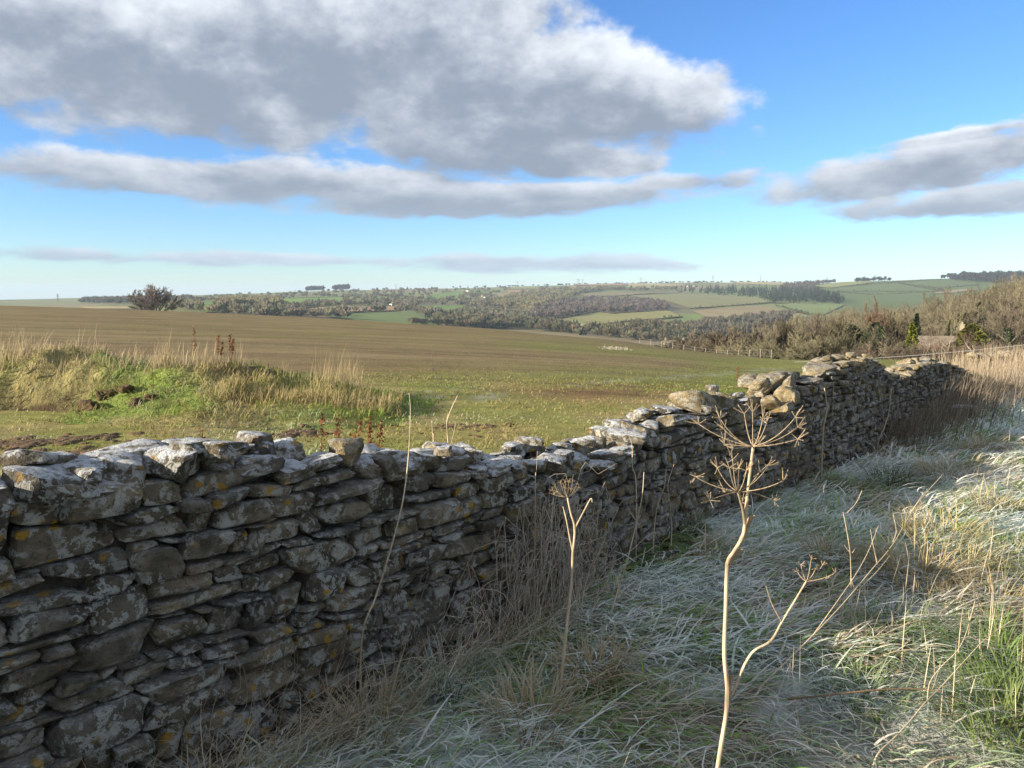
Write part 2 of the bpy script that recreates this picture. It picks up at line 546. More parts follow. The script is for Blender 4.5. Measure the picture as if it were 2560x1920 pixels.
def stone_mat(name, frost, warm):
    m, gg = new_mat(name)
    geo = gg.n('ShaderNodeNewGeometry')
    pos = geo.outputs['Position']
    rnd = gg.n('ShaderNodeObjectInfo').outputs['Random']
    d1 = gg.n('ShaderNodeTexNoise')
    gg.put(d1.inputs['Vector'], pos); d1.inputs['Scale'].default_value = 14; d1.inputs['Detail'].default_value = 3
    wpos = gg.vm('ADD', pos, gg.vm('SCALE', gg.vm('SUBTRACT', d1.outputs[1], (0.5, 0.5, 0.5)), 0.07))
    n1 = gg.noise(pos, 7.0, 6, 0.65)
    n2 = gg.noise(pos, 26.0, 6, 0.7)
    n3 = gg.noise(pos, 75.0, 4, 0.7)
    base = gg.mix(gg.step(n1, 0.35, 0.68), (0.105, 0.094, 0.076), (0.24, 0.215, 0.175))
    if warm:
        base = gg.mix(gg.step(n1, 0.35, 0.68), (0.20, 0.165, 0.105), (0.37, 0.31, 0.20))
    tint = gg.mix(rnd, (0.66, 0.68, 0.70), (1.3, 1.22, 1.05))
    base = gg.mix(1.0, base, tint, 'MULTIPLY')
    # dark algae
    dark = gg.step(gg.noise(pos, 11.0, 5, 0.6), 0.50, 0.66)
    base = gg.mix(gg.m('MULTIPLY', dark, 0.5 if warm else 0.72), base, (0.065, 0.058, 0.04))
    # grey and white crust lichen
    sp = gg.step(gg.noise(wpos, 27.0, 6, 0.66), 0.508, 0.538)
    keep = gg.step(gg.noise(pos, 5.0, 3, 0.5), 0.38, 0.52)
    sp = gg.m('MULTIPLY', sp, keep)
    base = gg.mix(gg.m('MULTIPLY', sp, 0.55 if warm else 0.7), base, gg.mix(n3, (0.30, 0.31, 0.29), (0.62, 0.63, 0.60)))
    v2 = gg.voro(wpos, 9.0)
    sp2 = gg.step(gg.m('ADD', v2.outputs['Distance'], gg.m('MULTIPLY', gg.m('SUBTRACT', n2, 0.5), 0.8)), 0.34, 0.22)
    sp2 = gg.m('MULTIPLY', sp2, gg.step(gg.xyz(v2.outputs['Color'])[1], 0.5, 0.55))
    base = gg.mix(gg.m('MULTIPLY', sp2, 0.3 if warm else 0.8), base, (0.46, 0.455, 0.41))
    # black specks
    bk = gg.step(n3, 0.58, 0.64)
    base = gg.mix(gg.m('MULTIPLY', bk, 0.65), base, (0.035, 0.033, 0.03))
    # orange lichen
    v3 = gg.voro(gg.vm('ADD', wpos, (3.7, 1.1, 0.4)), 17.0)
    pick = gg.m('MULTIPLY', gg.step(gg.xyz(v3.outputs['Color'])[0], 0.46, 0.48), gg.step(gg.noise(pos, 2.5, 2, 0.5), 0.42, 0.55))
    orr = gg.m('MULTIPLY', gg.step(gg.m('ADD', v3.outputs['Distance'], gg.m('MULTIPLY', gg.m('SUBTRACT', n2, 0.5), 0.5)), 0.34, 0.22), pick)
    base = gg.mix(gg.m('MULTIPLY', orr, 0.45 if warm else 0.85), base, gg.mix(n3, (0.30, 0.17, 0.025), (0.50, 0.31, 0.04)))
    hgt = gg.m('ADD', gg.m('MULTIPLY', n2, 0.8), gg.m('MULTIPLY', n3, 0.45))
    if frost > 0:
        nz = gg.xyz(geo.outputs['Normal'])[2]
        fz = gg.step(gg.m('ADD', nz, gg.m('MULTIPLY', gg.m('SUBTRACT', gg.noise(pos, 24.0, 8, 0.78), 0.5), 3.2)), 0.62, 1.15)
        fr = gg.m('MULTIPLY', fz, frost)
        base = gg.mix(fr, base, (0.72, 0.76, 0.82))
    return finish(m, gg, base, 0.95, hgt, 0.9, 0.05, 0, 0.1)

M_STONE = stone_mat('limestone_with_rime', 0.72, False)
M_FACE = stone_mat('limestone_lichened', 0.12, False)
M_STONE_WARM = stone_mat('limestone_sun_tinted', 0.12, True)  # sunlit copy of the limestone: the sun's yellow is put into its base colour
M_CORE = plain_mat('wall_hearting', (0.03, 0.027, 0.022), (0.09, 0.08, 0.06), 20, 0.95, 0.8, 0.05)
M_GRASS = attr_mat('grass_blade', 60, 0.28, 0.75, 0, transl=0.32)
M_VERGE = attr_mat('verge_soil', 22, 0.5, 0.95, 0.8, 0.05)
def field_mat():
    m, gg = new_mat('field_soil')
    c = gg.n('ShaderNodeAttribute', attribute_name='Col').outputs[0]
    pos = gg.n('ShaderNodeNewGeometry').outputs['Position']
    def mapped(rz, sc):
        mp = gg.n('ShaderNodeMapping'); gg.put(mp.inputs[0], pos)
        mp.inputs['Rotation'].default_value = (0, 0, rz); mp.inputs['Scale'].default_value = sc
        return mp.outputs[0]
    fine = gg.noise(mapped(rad(8), (1.2, 3.5, 1.0)), 1.6, 8, 0.68)
    drill = gg.noise(mapped(rad(8), (0.02, 1.0, 0.0)), 0.85, 4, 0.6)
    broad = gg.noise(mapped(rad(14), (0.012, 0.12, 0.0)), 1.0, 3, 0.5)
    k = gg.m('ADD', gg.m('ADD', gg.m('MULTIPLY', fine, 0.85), gg.m('MULTIPLY', drill, 0.75)), gg.m('ADD', gg.m('MULTIPLY', broad, 0.5), -0.05))
    # wheel tracks of the drill, in pairs
    y_ = gg.xyz(mapped(rad(8), (1, 1, 1)))[1]
    wob = gg.m('MULTIPLY', gg.noise(mapped(0, (0.02, 0.02, 0)), 1.0, 2, 0.5), 8.0)
    fr = gg.m('FRACT', gg.m('DIVIDE', gg.m('ADD', y_, wob), 12.0))
    tr = gg.m('MAXIMUM', gg.step(gg.m('ABSOLUTE', gg.m('SUBTRACT', fr, 0.40)), 0.028, 0.012), gg.step(gg.m('ABSOLUTE', gg.m('SUBTRACT', fr, 0.56)), 0.028, 0.012))
    k = gg.m('MULTIPLY', k, gg.m('SUBTRACT', 1.0, gg.m('MULTIPLY', tr, 0.22)))
    return finish(m, gg, gg.vm('SCALE', c, k), 0.97, fine, 0.8, 0.14, 0, 0.1)
M_FIELD = field_mat()
M_HILL = attr_mat('hill_ground', 0.02, 0.25, 0.97, 0)
M_MOUND = attr_mat('mound_soil', 9, 0.55, 0.97, 0.9, 0.12, detail=7)
M_TWIG = attr_mat('bare_twig', 2.0, 0.15, 0.9)
M_FAR = attr_mat('far_tree', 0.02, 0.2, 0.95, transl=0.5)
M_STALK = attr_mat('dry_stalk', 1.0, 1.0, 0.75, 0.35, 0.002, stretch=(0, (230, 230, 9)))

# ------------------------------------------------------------------ ground sheet (polar grid round the viewpoint)
def crest_y(u):
    return np.interp(u, [0, 440, 700, 900, 1280, 1600, 1900, 2200, 2560], [165, 160, 150, 140, 115, 90, 62, 46, 26])

phi = np.concatenate([np.arange(-180, -42, 4.6), np.arange(-41.4, 41.5, 0.2), np.arange(42.5, 180, 4.6)]) * math.pi / 180
rr_ = np.concatenate([np.exp(np.linspace(math.log(0.35), math.log(16), 120)), np.exp(np.linspace(math.log(16.3), math.log(260), 150)), np.exp(np.linspace(math.log(264), math.log(16000), 155))])
PH, RR = np.meshgrid(phi, rr_)
GX = RR * np.sin(PH); GY = RR * np.cos(PH)
GZ = ground(GX, GY)
nr, npn = PH.shape
GV = np.stack([GX, GY, GZ], -1).reshape(-1, 3)
ii, jj = np.meshgrid(np.arange(nr - 1), np.arange(npn), indexing='ij')
j2 = (jj + 1) % npn
GQ = np.stack([ii * npn + jj, ii * npn + j2, (ii + 1) * npn + j2, (ii + 1) * npn + jj], -1).reshape(-1, 4)[:, ::-1]
cen = GV[GQ].mean(1)
ct, cw = wall_tw(cen[:, 0], cen[:, 1])
cr = np.hypot(cen[:, 0], cen[:, 1])
cu, cv = project(cen[:, 0], np.maximum(cen[:, 1], 0.42 * cr), cen[:, 2])
inside = np.maximum(cen[:, 1], 0.42 * cr) < crest_y(np.clip(cu, 0, 2560)) + 14
is_verge = (cw > -0.22) & (cr < 46)
is_field = (cw <= -0.22) & inside
is_hill = ~(is_verge | is_field)

def sub(name, sel, colf, mat):
    q = GQ[sel]
    idx, inv = np.unique(q.ravel(), return_inverse=True)
    V = GV[idx]
    return mk(name, V, inv.reshape(-1, 4), mat, None, True, colf(V))

def mixc(a, b, t):
    t = np.asarray(t)[..., None]
    return np.asarray(a) * (1 - t) + np.asarray(b) * t

def frost_amt(x, y):
    """rime lies thick where the wall keeps the sun off"""
    t, w = wall_tw(x, y)
    edge = 1 - .88 * sstep(w + 0.5 * fbm(x * 0.9, y * 0.9, seed=71, octv=3), 1.15, 2.3)
    patch = sstep(fbm(x * 1.7, y * 1.7, seed=41, octv=3), -0.35, 0.35)
    return np.clip(edge * (0.75 + 0.4 * patch) + 0.12 * patch, 0, 1)

def verge_col(V):
    x, y = V[:, 0], V[:, 1]
    c = mixc((0.12, 0.095, 0.055), (0.22, 0.18, 0.10), sstep(fbm(x * 2.5, y * 2.5, seed=8), -.4, .4))
    c = mixc(c, (0.09, 0.14, 0.04), 0.7 * sstep(fbm(x * 1.2, y * 1.2, seed=12), -.1, .4))
    return mixc(c, (0.66, 0.72, 0.74), (.1 + .75 * sstep(fbm(x * 2.6, y * 2.6, seed=181, octv=4), -.4, .2)) * frost_amt(x, y))

def field_col(V):
    x, y = V[:, 0], V[:, 1]
    u, v = project(x, np.maximum(y, .5), V[:, 2])
    soil = mixc((0.18, 0.132, 0.072), (0.24, 0.185, 0.10), sstep(fbm(x * .25, y * .6, seed=22), -.5, .5))
    green = np.array((0.185, 0.22, 0.05))
    straw = np.array((0.32, 0.26, 0.115))
    dist = np.hypot(x, y)
    rows = fbm(x * 0.12 + y * .05, y * 1.1 - x * .08, seed=25, octv=4)
    big = fbm(x * 0.03, y * 0.05, seed=27, octv=3)
    gA = sstep(v, 880, 955) * sstep(u, 500, 1100)                       # seedlings thicken to the near right
    gB = np.exp(-((v - (868 + (u - 1400) * .06)) / 9.) ** 2) * sstep(u, 1180, 1350) * (1 - sstep(u, 1650, 1850))
    gC = sstep(v, 890, 897) * sstep(u, 1680, 1820)
    gr = np.clip(0.05 + 0.46 * gA + 0.45 * gB + .35 * gC + 0.35 * rows + 0.2 * big, 0, 0.92)
    # near headland: rough grass
    nearf = 1 - sstep(dist, 13, 17)
    c = mixc(soil, green, gr * (1 - 0.0))
    rough = mixc(mixc(green, straw, .35), straw, sstep(fbm(x * .8, y * .8, seed=33), -.35, .4))
    c = mixc(c, rough, nearf)
    # bare red-brown earth in front of the gap and by the headland edge
    bare = np.exp(-(((u - 1480) / 240.) ** 2 + ((v - 985) / 26.) ** 2)) * 1.2 + np.exp(-(((u - 1000) / 330.) ** 2 + ((v - 925) / 7.) ** 2)) * .7
    bare = np.clip(bare * .75 + .6 * rows * bare, 0, .85)
    c = mixc(c, (0.18, 0.105, 0.055), bare)
    # rime streaks on the ruts
    ice = np.exp(-((v - (960 - (u - 1460) * .075)) / 5.) ** 2) * sstep(u, 1380, 1460) * (1 - sstep(u, 1900, 2000)) * sstep(fbm(x * 2, y * 2, seed=35), -.3, .3)
    ice2 = np.exp(-(((u - 1150) / 120.) ** 2 + ((v - 985) / 14.) ** 2)) * sstep(fbm(x * 3, y * 3, seed=36), 0.0, .4)
    c = mixc(c, (0.5, 0.5, 0.5), np.clip(.28 * ice + .5 * ice2, 0, 1))
    return c

def hill_col(V):
    x, y = V[:, 0], V[:, 1]
    n = fbm(x / 180., y / 240., seed=51, octv=4)
    c = mixc((0.135, 0.12, 0.065), (0.15, 0.165, 0.06), sstep(n, -.3, .3))
    wx = x / 190. + .8 * vnoise(x / 300., y / 300., seed=53); wy = y / 260. + .8 * vnoise(x / 300. + 9, y / 300., seed=54)
    pal = np.array([(0.15, 0.20, 0.06), (0.19, 0.20, 0.085), (0.145, 0.13, 0.07), (0.24, 0.185, 0.11), (0.16, 0.17, 0.075), (0.21, 0.215, 0.10)])
    pick = (_h(np.floor(wx), np.floor(wy), np.floor(wx) * 0, 57) * 5.999).astype(int)
    c = mixc(c, pal[pick], .75 * sstep(np.hypot(x, y), 500, 800))
    u, v = project(x, np.maximum(y, .5), V[:, 2])
    gh = sstep(u, 1990, 2060) * sstep(y, 1100, 1400)
    c = mixc(c, (0.10, 0.13, 0.045), gh)
    return c

tag(sub('grass_verge', is_verge, verge_col, M_VERGE), kind='structure')
tag(sub('ploughed_field', is_field, field_col, M_FIELD), kind='structure')
tag(sub('hills', is_hill, hill_col, M_HILL), kind='structure')

# ------------------------------------------------------------------ the dry stone walls
def bow(t):
    return 0.07 * np.exp(-((t - 1.5) / 1.0) ** 2) - 0.11 * np.exp(-((t - 3.4) / 0.9) ** 2) + 0.03 * np.sin(t * 2.1) - 0.12 * sstep(t, 6.5, 10)

def wp(t, w, z):
    """wall coordinates (along, outwards, up) to the world"""
    t = np.asarray(t, float); w = np.asarray(w, float) + bow(t)
    x = W0[0] + WD[0] * t + WN[0] * w
    y = W0[1] + WD[1] * t + WN[1] * w
    return np.stack([x, y, np.broadcast_to(z, x.shape)], -1)

def top_from_px(u, v, w=-0.18):
    z = 0.9
    for _ in range(12):
        lo, hi = -1.6, 30.0
        for _ in range(50):
            t = (lo + hi) / 2
            p = wp(np.array(t), np.array(w), np.array(z))
            uu, _v = project(p[0], p[1], p[2])
            if uu < u: lo = t
            else: hi = t
        dz_ = ray(u, v)[1]
        z = ZC + float(dz_) * p[1]
    return t, z

TOPPX = [(10, 1210), (70, 1182), (290, 1140), (400, 1128), (520, 1118), (625, 1105), (700, 1112), (820, 1105), (914, 1100), (1000, 1120), (1100, 1118), (1250, 1122), (1340, 1128), (1446, 1113),
         (1520, 1085), (1600, 1052), (1650, 1022), (1736, 1003), (1790, 978), (1835, 975), (1862, 1010), (1885, 1075)]
tp = [top_from_px(*p) for p in TOPPX]
NT = np.array([-8.] + [a for a, b in tp]); NZ = np.array([tp[0][1]] + [b for a, b in tp]) - 0.11
NEAR_END = NT[-1] + 0.1
TOPPX2 = [(1900, 1075), (1905, 1010), (1930, 1000), (1938, 960), (1990, 955), (2000, 935), (2060, 918), (2100, 905), (2140, 900), (2180, 905), (2190, 925), (2225, 942), (2255, 930), (2280, 912), (2320, 904), (2370, 912), (2400, 935)]
tp2 = [top_from_px(*p) for p in TOPPX2]
FT = np.array([a for a, b in tp2]); FZ = np.array([b for a, b in tp2]) - 0.05
FT = np.maximum.accumulate(FT + np.arange(len(FT)) * 1e-4)
def near_top(t): return np.interp(t, NT, NZ)
def far_top(t): return np.interp(t, FT, FZ)

def cube_grid(n):
    """unit cube surface, n x n quads on every side"""
    idx = {}; V = []; Q = []
    def vid(p):
        k = tuple(np.round(p, 5))
        if k not in idx:
            idx[k] = len(V); V.append(p)
        return idx[k]
    s = np.linspace(-1, 1, n + 1)
    for ax in range(3):
        for sg in (-1, 1):
            for i in range(n):
                for j in range(n):
                    c = []
                    for a, b in ((i, j), (i + 1, j), (i + 1, j + 1), (i, j + 1)):
                        p = np.zeros(3); p[ax] = sg; p[(ax + 1) % 3] = s[a]; p[(ax + 2) % 3] = s[b]
                        c.append(vid(p))
                    Q.append(c if sg > 0 else c[::-1])
    return np.array(V), np.array(Q)

def rocks(n, grid, rs, m=(6.0, 15.0), cuts=10, rough=0.13, cutlo=.76):
    """n different rocks in the unit cube: (n, verts, 3)"""
    V0, Q = grid
    mm = rs.uniform(*m, size=(n, 1, 1))
    V = np.repeat(V0[None], n, 0)
    V = V / (np.abs(V) ** mm).sum(-1, keepdims=True) ** (1 / mm)
    for c in range(cuts):
        d = norm(rs.randn(n, 3))
        reach = np.einsum('nvk,nk->nv', V, d).max(1)
        off = reach * rs.uniform(cutlo, 0.97, n)
        over = np.maximum(np.einsum('nvk,nk->nv', V, d) - off[:, None], 0)
        V = V - over[..., None] * d[:, None, :] * 0.92
    o = rs.uniform(0, 90, (n, 1, 3))
    q = V * 1.5 + o
    nz = fbm(q[..., 0], q[..., 1], q[..., 2], 5, 3, .6)
    q2 = V * 1.5 + o + 40
    nz2 = fbm(q2[..., 0], q2[..., 1], q2[..., 2], 6, 3, .6)
    V = V * (1 + rough * nz[..., None]) + rough * 0.5 * np.stack([nz2, -nz, nz2 * nz], -1)
    q3 = V * 5.0 + o
    V = V * (1 + rough * .28 * fbm(q3[..., 0], q3[..., 1], q3[..., 2], 8, 2, .6)[..., None])
    return V, Q

def course_layout(t0, t1, topf, rs, size=1.0, zb=-0.12):
    levels = [zb]
    while levels[-1] < 1.25:
        k = levels[-1]
        levels.append(k + size * rs.uniform(0.045, 0.105) * (1.08 if k < 0.25 else 1.0))
    def line(k, t):
        return levels[k] + size * (0.032 * vnoise(t * 0.9, np.full_like(t, k * 7.31), seed=61) + 0.018 * vnoise(t * 3.3, np.full_like(t, k * 3.17), seed=62))
    blocked = [[] for _ in levels]
    cells = []
    for k in range(len(levels) - 1):
        t = t0 + rs.uniform(-.1, 0)
        bl = sorted(blocked[k])
        while t < t1:
            hit_b = [b for b in bl if b[0] - 0.035 <= t < b[1]]
            if hit_b:
                t = hit_b[0][1]; continue
            h = levels[k + 1] - levels[k]
            w = np.clip(h * math.exp(rs.normal(0.98, 0.48)), 0.07 * size, 0.44 * size)
            nxt = [b[0] for b in bl if b[0] > t]
            span = 1
            if k + 2 < len(levels) and rs.rand() < 0.2:
                span = 2
                w = np.clip(w * 1.35, 0.13 * size, 0.42 * size)
            if nxt and t + w > min(nxt) - 0.05:
                w = min(nxt) - t
            if span == 2:
                if any(b[0] < t + w and b[1] > t for b in blocked[k + 1]):
                    span = 1
                else:
                    blocked[k + 1].append((t, t + w))
            ta = np.array([t, t + w])
            zb_ = line(k, ta); zt_ = line(k + span, ta)
            tm = t + w / 2
            if zb_.mean() + 0.25 * (zt_.mean() - zb_.mean()) <= topf(tm):
                cells.append((t, t + w, zb_[0], zb_[1], zt_[0], zt_[1]))
            t += w
    return np.array(cells)

def cell_stones(cells, grid, rs, wfront, depth, flip=False):
    n = len(cells)
    U, Q = rocks(n, grid, rs)
    a, b, c = U[..., 0], U[..., 1], U[..., 2]
    a = np.clip(a * 1.03, -1.02, 1.02); c = np.clip(c * 1.04, -1.03, 1.03)
    g_ = rs.uniform(0.0, 0.008, (n, 1))
    tl = cells[:, 0:1] + g_; tr = cells[:, 1:2] - g_
    fa = (a + 1) / 2
    zb_ = cells[:, 2:3] * (1 - fa) + cells[:, 3:4] * fa + 0.001
    zt_ = cells[:, 4:5] * (1 - fa) + cells[:, 5:6] * fa - rs.uniform(0.0, 0.012, (n, 1))
    fc = (c + 1) / 2
    z = zb_ * (1 - fc) + zt_ * fc
    t = tl * (1 - fa) + tr * fa + rs.normal(0, 0.014, (n, 1)) * c
    # each stone a little askew in the face
    z = z + (t - .5 * (cells[:, 0:1] + cells[:, 1:2])) * rs.normal(0, 0.07, (n, 1))
    fr = rs.normal(0, 0.016, (n, 1))
    wmid = wfront(cells[:, 4:5] * .5 + cells[:, 2:3] * .5)
    dp = depth * rs.uniform(.8, 1.15, (n, 1))
    if not flip:
        w = wmid + fr - dp * (1 - b) / 2 + rs.normal(0, .05, (n, 1)) * (t - tl)
    else:
        w = wmid + fr - dp * (1 - b) / 2
    X = wp(t, w, z)
    return X, Q

GRID_A = cube_grid(7); GRID_B = cube_grid(4); GRID_C = cube_grid(3)

def stone_objects(X, Q, mat, parent, limit, name, restname, extra=None):
    """the largest `limit` stones are parts of their own, the others one part"""
    cen_ = X.mean(1)
    ext = X.max(1) - X.min(1)
    size_ = np.linalg.norm(ext, axis=1) / np.maximum(cen_[:, 1], .5)
    uu, vv = project(cen_[:, 0], cen_[:, 1], cen_[:, 2])
    vis = (uu > -150) & (uu < 2700) & (vv < 2050)
    score = np.where(vis, size_, size_ * 0.01)
    order = np.argsort(-score)
    pl = np.array(parent.location)
    made = 0
    rest = Acc()
    for r_, i in enumerate(order):
        if made < limit and vis[i]:
            me = mk_mesh(name, X[i] - cen_[i], [Q], mat, True)
            me.set_sharp_from_angle(angle=rad(24))
            o = ob(name, me, parent, tuple(cen_[i] - pl))
            made += 1
        else:
            rest.add(X[i] - pl, Q)
    if rest.V:
        o = rest.build(restname, mat, parent)
        o.data.set_sharp_from_angle(angle=rad(32))
        tag(o, kind='stuff')
    return made

def core_mesh(name, t0, t1, topf, parent, zb=-.15):
    ts = np.arange(t0, t1, 0.05); K = 8
    V = []; 
    for t in ts:
        h = max(float(topf(t)) - 0.05, 0.05)
        sec = [(-0.07, zb), (-0.07 - .05 * h, h * .5), (-0.09 - .07 * h, h), (-0.22, h + .01), (-0.34 + .05 * h, h), (-0.40, h * .5), (-0.42, zb)]
        for w, z in sec:
            V.append(wp(np.array(t), np.array(w), np.array(z)))
    V = np.array(V); m_ = 7
    V[:, 2] += 0.012 * vnoise(V[:, 0] * 30, V[:, 1] * 30, V[:, 2] * 30, 4)
    n_ = len(ts)
    i, j = np.meshgrid(np.arange(n_ - 1), np.arange(m_), indexing='ij')
    Qs = np.stack([i * m_ + j, i * m_ + (j + 1) % m_, (i + 1) * m_ + (j + 1) % m_, (i + 1) * m_ + j], -1).reshape(-1, 4)
    caps = np.array([list(range(m_))[::-1], [(n_ - 1) * m_ + q for q in range(m_)]])
    pl = np.array(parent.location)
    return mk(name, V - pl, [Qs, caps], M_CORE, parent, False)

BAT = 0.09     # batter of the faces
def front_w(z): return -BAT * z
def back_w(z): return -0.27 + BAT * z * .4

wall_near = empty('dry_stone_wall', tuple(wp(np.array(0.), np.array(-.2), np.array(0.))))
tag(wall_near, 'long grey lichen-spotted dry stone wall with rimed top stones running from lower left', 'wall', kind='thing')
rs = np.random.RandomState(5)
cl = course_layout(-1.3, NEAR_END, near_top, rs, 0.68)
_ct = np.arange(-1.4, NEAR_END + .1, .02)
_cz = np.array([max([max(c_[4], c_[5]) for c_ in cl if c_[0] - .01 <= q_ <= c_[1] + .01] + [0.3]) for q_ in _ct])
def near_real(t): return np.interp(t, _ct, _cz)
X, Q = cell_stones(cl, GRID_A, rs, front_w, 0.20)
nn = stone_objects(X, Q, M_FACE, wall_near, 300, 'stone', 'smaller_stones')
acc = Acc(); pl = np.array(wall_near.location)
cl = course_layout(-7.5, -1.3, lambda t: 0 * t + .93, rs, 1.3)
X, Q = cell_stones(cl, GRID_C, rs, front_w, 0.22)
for k in range(len(X)): acc.add(X[k] - pl, Q)
o = acc.build('outlying_stones', M_FACE, wall_near); tag(o, kind='stuff')
cl = course_layout(-7.5, NEAR_END - .1, lambda t: near_top(t) - .03, rs, 1.5)
X, Q = cell_stones(cl, GRID_C, rs, back_w, 0.18, True)
acc = Acc()
for k in range(len(X)): acc.add(X[k] - pl, Q)
o = acc.build('back_face_stones', M_FACE, wall_near); tag(o, kind='stuff')
core_mesh('hearting', -7.5, NEAR_END - .15, near_top, wall_near)

wall_far = empty('dry_stone_wall', tuple(wp(np.array(6.), np.array(-.2), np.array(0.))))
tag(wall_far, 'taller sunlit length of dry stone wall beyond the tumbled gap', 'wall', kind='thing')
FAR_END = FT[-1]
cl = course_layout(FT[0], FAR_END, far_top, rs, 0.62, zb=-.3)
X, Q = cell_stones(cl, GRID_B, rs, front_w, 0.18)
stone_objects(X, Q, M_FACE, wall_far, 290, 'stone', 'smaller_stones')
cl = course_layout(FT[0] - .05, FAR_END, far_top, rs, 1.15, zb=-.3)
X, Q = cell_stones(cl, GRID_B, rs, back_w, 0.18, True)
acc = Acc(); pl = np.array(wall_far.location)
for k in range(len(X)): acc.add(X[k] - pl, Q)
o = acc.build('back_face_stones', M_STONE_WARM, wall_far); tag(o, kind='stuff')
core_mesh('hearting', FT[0] + .1, FAR_END - .1, far_top, wall_far, -.3)

# top stones: flat slabs and blocks lying across the wall
def rotm(rx, ry, rz):
    cx, sx, cy, sy, cz, sz = np.cos(rx), np.sin(rx), np.cos(ry), np.sin(ry), np.cos(rz), np.sin(rz)
    Rx = np.array([[1, 0, 0], [0, cx, -sx], [0, sx, cx]]); Ry = np.array([[cy, 0, sy], [0, 1, 0], [-sy, 0, cy]]); Rz = np.array([[cz, -sz, 0], [sz, cz, 0], [0, 0, 1]])
    return Rz @ Ry @ Rx
WANG = math.atan2(WD[1], WD[0])
GRID_D = cube_grid(7)
def loose(t, w, z, size, rot, parent, mat, rs, name='capstone', label=None, cuts=9):
    U, Q = rocks(1, GRID_D, rs, (5.0, 12.0), cuts + 6, 0.18, .58)
    V = U[0] * (np.array(size) / 2) @ rotm(rot[0], rot[1], WANG + rot[2]).T
    c = wp(np.array(t), np.array(w), np.array(z))
    me = mk_mesh(name, V, [Q], mat, True)
    me.set_sharp_from_angle(angle=rad(30))
    o = ob(name, me, parent, tuple(c - np.array(parent.location)))
    if label: o['label'] = label
    return o

def cap_run(t0, t1, topf, parent, mat, rs, big=1.0, skip=()):
    t = t0
    while t < t1:
        L = rs.uniform(0.10, 0.24) * big
        th = rs.uniform(0.045, 0.10) * big
        if not any(a <= t + L / 2 <= b for a, b in skip):
            tm = t + L / 2
            h = float(min(topf(tm - L * .3), topf(tm + L * .3)) + topf(tm)) / 2
            loose(tm, -0.03 - BAT * h - rs.uniform(.03, .09), h + th * .42, (L * 1.05, rs.uniform(.13, .24) * big, th), (rs.normal(0, .10), rs.normal(0, .10), rs.normal(0, .3)), parent, mat, rs)
            if rs.rand() < 0.9:
                th2 = rs.uniform(0.05, 0.12) * big
                loose(tm + rs.uniform(-.05, .05), -0.31 - rs.uniform(-.03, .06), h + th2 * .42, (L * rs.uniform(.7, 1.1), rs.uniform(.15, .24) * big, th2), (rs.normal(0, .12), rs.normal(0, .12), rs.normal(0, .4)), parent, mat, rs)
            if rs.rand() < 0.55:
                th3 = rs.uniform(0.035, 0.08) * big
                loose(tm + rs.uniform(-.08, .08), rs.uniform(-.30, -.14), h + th + th3 * .3, (rs.uniform(.08, .17) * big, rs.uniform(.08, .14) * big, th3), (np.clip(rs.normal(0, .18), -.3, .3), np.clip(rs.normal(0, .18), -.3, .3), rs.uniform(-1.2, 1.2)), parent, mat, rs)
        t += L * rs.uniform(.78, 1.0)

rs = np.random.RandomState(21)
cap_run(-1.3, NEAR_END - .25, lambda t: near_real(t) - .012, wall_near, M_STONE, rs)
for q_ in np.arange(-7.4, -1.3, .26):
    loose(q_, -.2, .98, (.3, .36, .1), rs.normal(0, .1, 3), wall_near, M_STONE, rs)
rs = np.random.RandomState(22)
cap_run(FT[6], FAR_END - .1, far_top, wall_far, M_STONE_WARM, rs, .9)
def hero(u, v, w, size, rot, parent, mat, seed, label=None, cuts=9):
    t, z = top_from_px(u, v, w)
    return loose(t, w, z, size, rot, parent, mat, np.random.RandomState(seed), 'capstone', label, cuts)
hero(165, 1215, -.16, (.27, .24, .055), (.10, .13, .25), wall_near, M_STONE, 101, 'thin rimed slab tilted up on the wall at far left')
hero(292, 1155, -.30, (.30, .17, .075), (.05, -.10, .1), wall_near, M_STONE, 102, 'thick two-layered slab lying along the back of the wall')
hero(545, 1120, -.14, (.22, .2, .06), (.05, .0, .2), wall_near, M_STONE, 103)
hero(640, 1108, -.32, (.17, .15, .085), (.1, .1, .5), wall_near, M_STONE, 104)
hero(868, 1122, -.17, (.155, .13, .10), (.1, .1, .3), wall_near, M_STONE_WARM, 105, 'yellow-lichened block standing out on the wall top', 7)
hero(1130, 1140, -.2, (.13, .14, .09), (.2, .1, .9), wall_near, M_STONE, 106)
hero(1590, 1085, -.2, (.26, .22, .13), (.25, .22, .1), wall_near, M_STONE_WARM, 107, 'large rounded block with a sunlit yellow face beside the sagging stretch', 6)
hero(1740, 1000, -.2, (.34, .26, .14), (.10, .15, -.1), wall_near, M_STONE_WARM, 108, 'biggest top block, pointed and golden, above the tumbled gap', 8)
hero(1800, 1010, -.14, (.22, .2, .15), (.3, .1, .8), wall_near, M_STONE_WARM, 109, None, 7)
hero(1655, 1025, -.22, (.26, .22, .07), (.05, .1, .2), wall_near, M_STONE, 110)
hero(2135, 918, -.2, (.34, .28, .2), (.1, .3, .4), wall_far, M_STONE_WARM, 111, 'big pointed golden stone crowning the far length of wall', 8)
hero(2050, 930, -.2, (.36, .28, .11), (.1, -.15, .1), wall_far, M_STONE_WARM, 112)
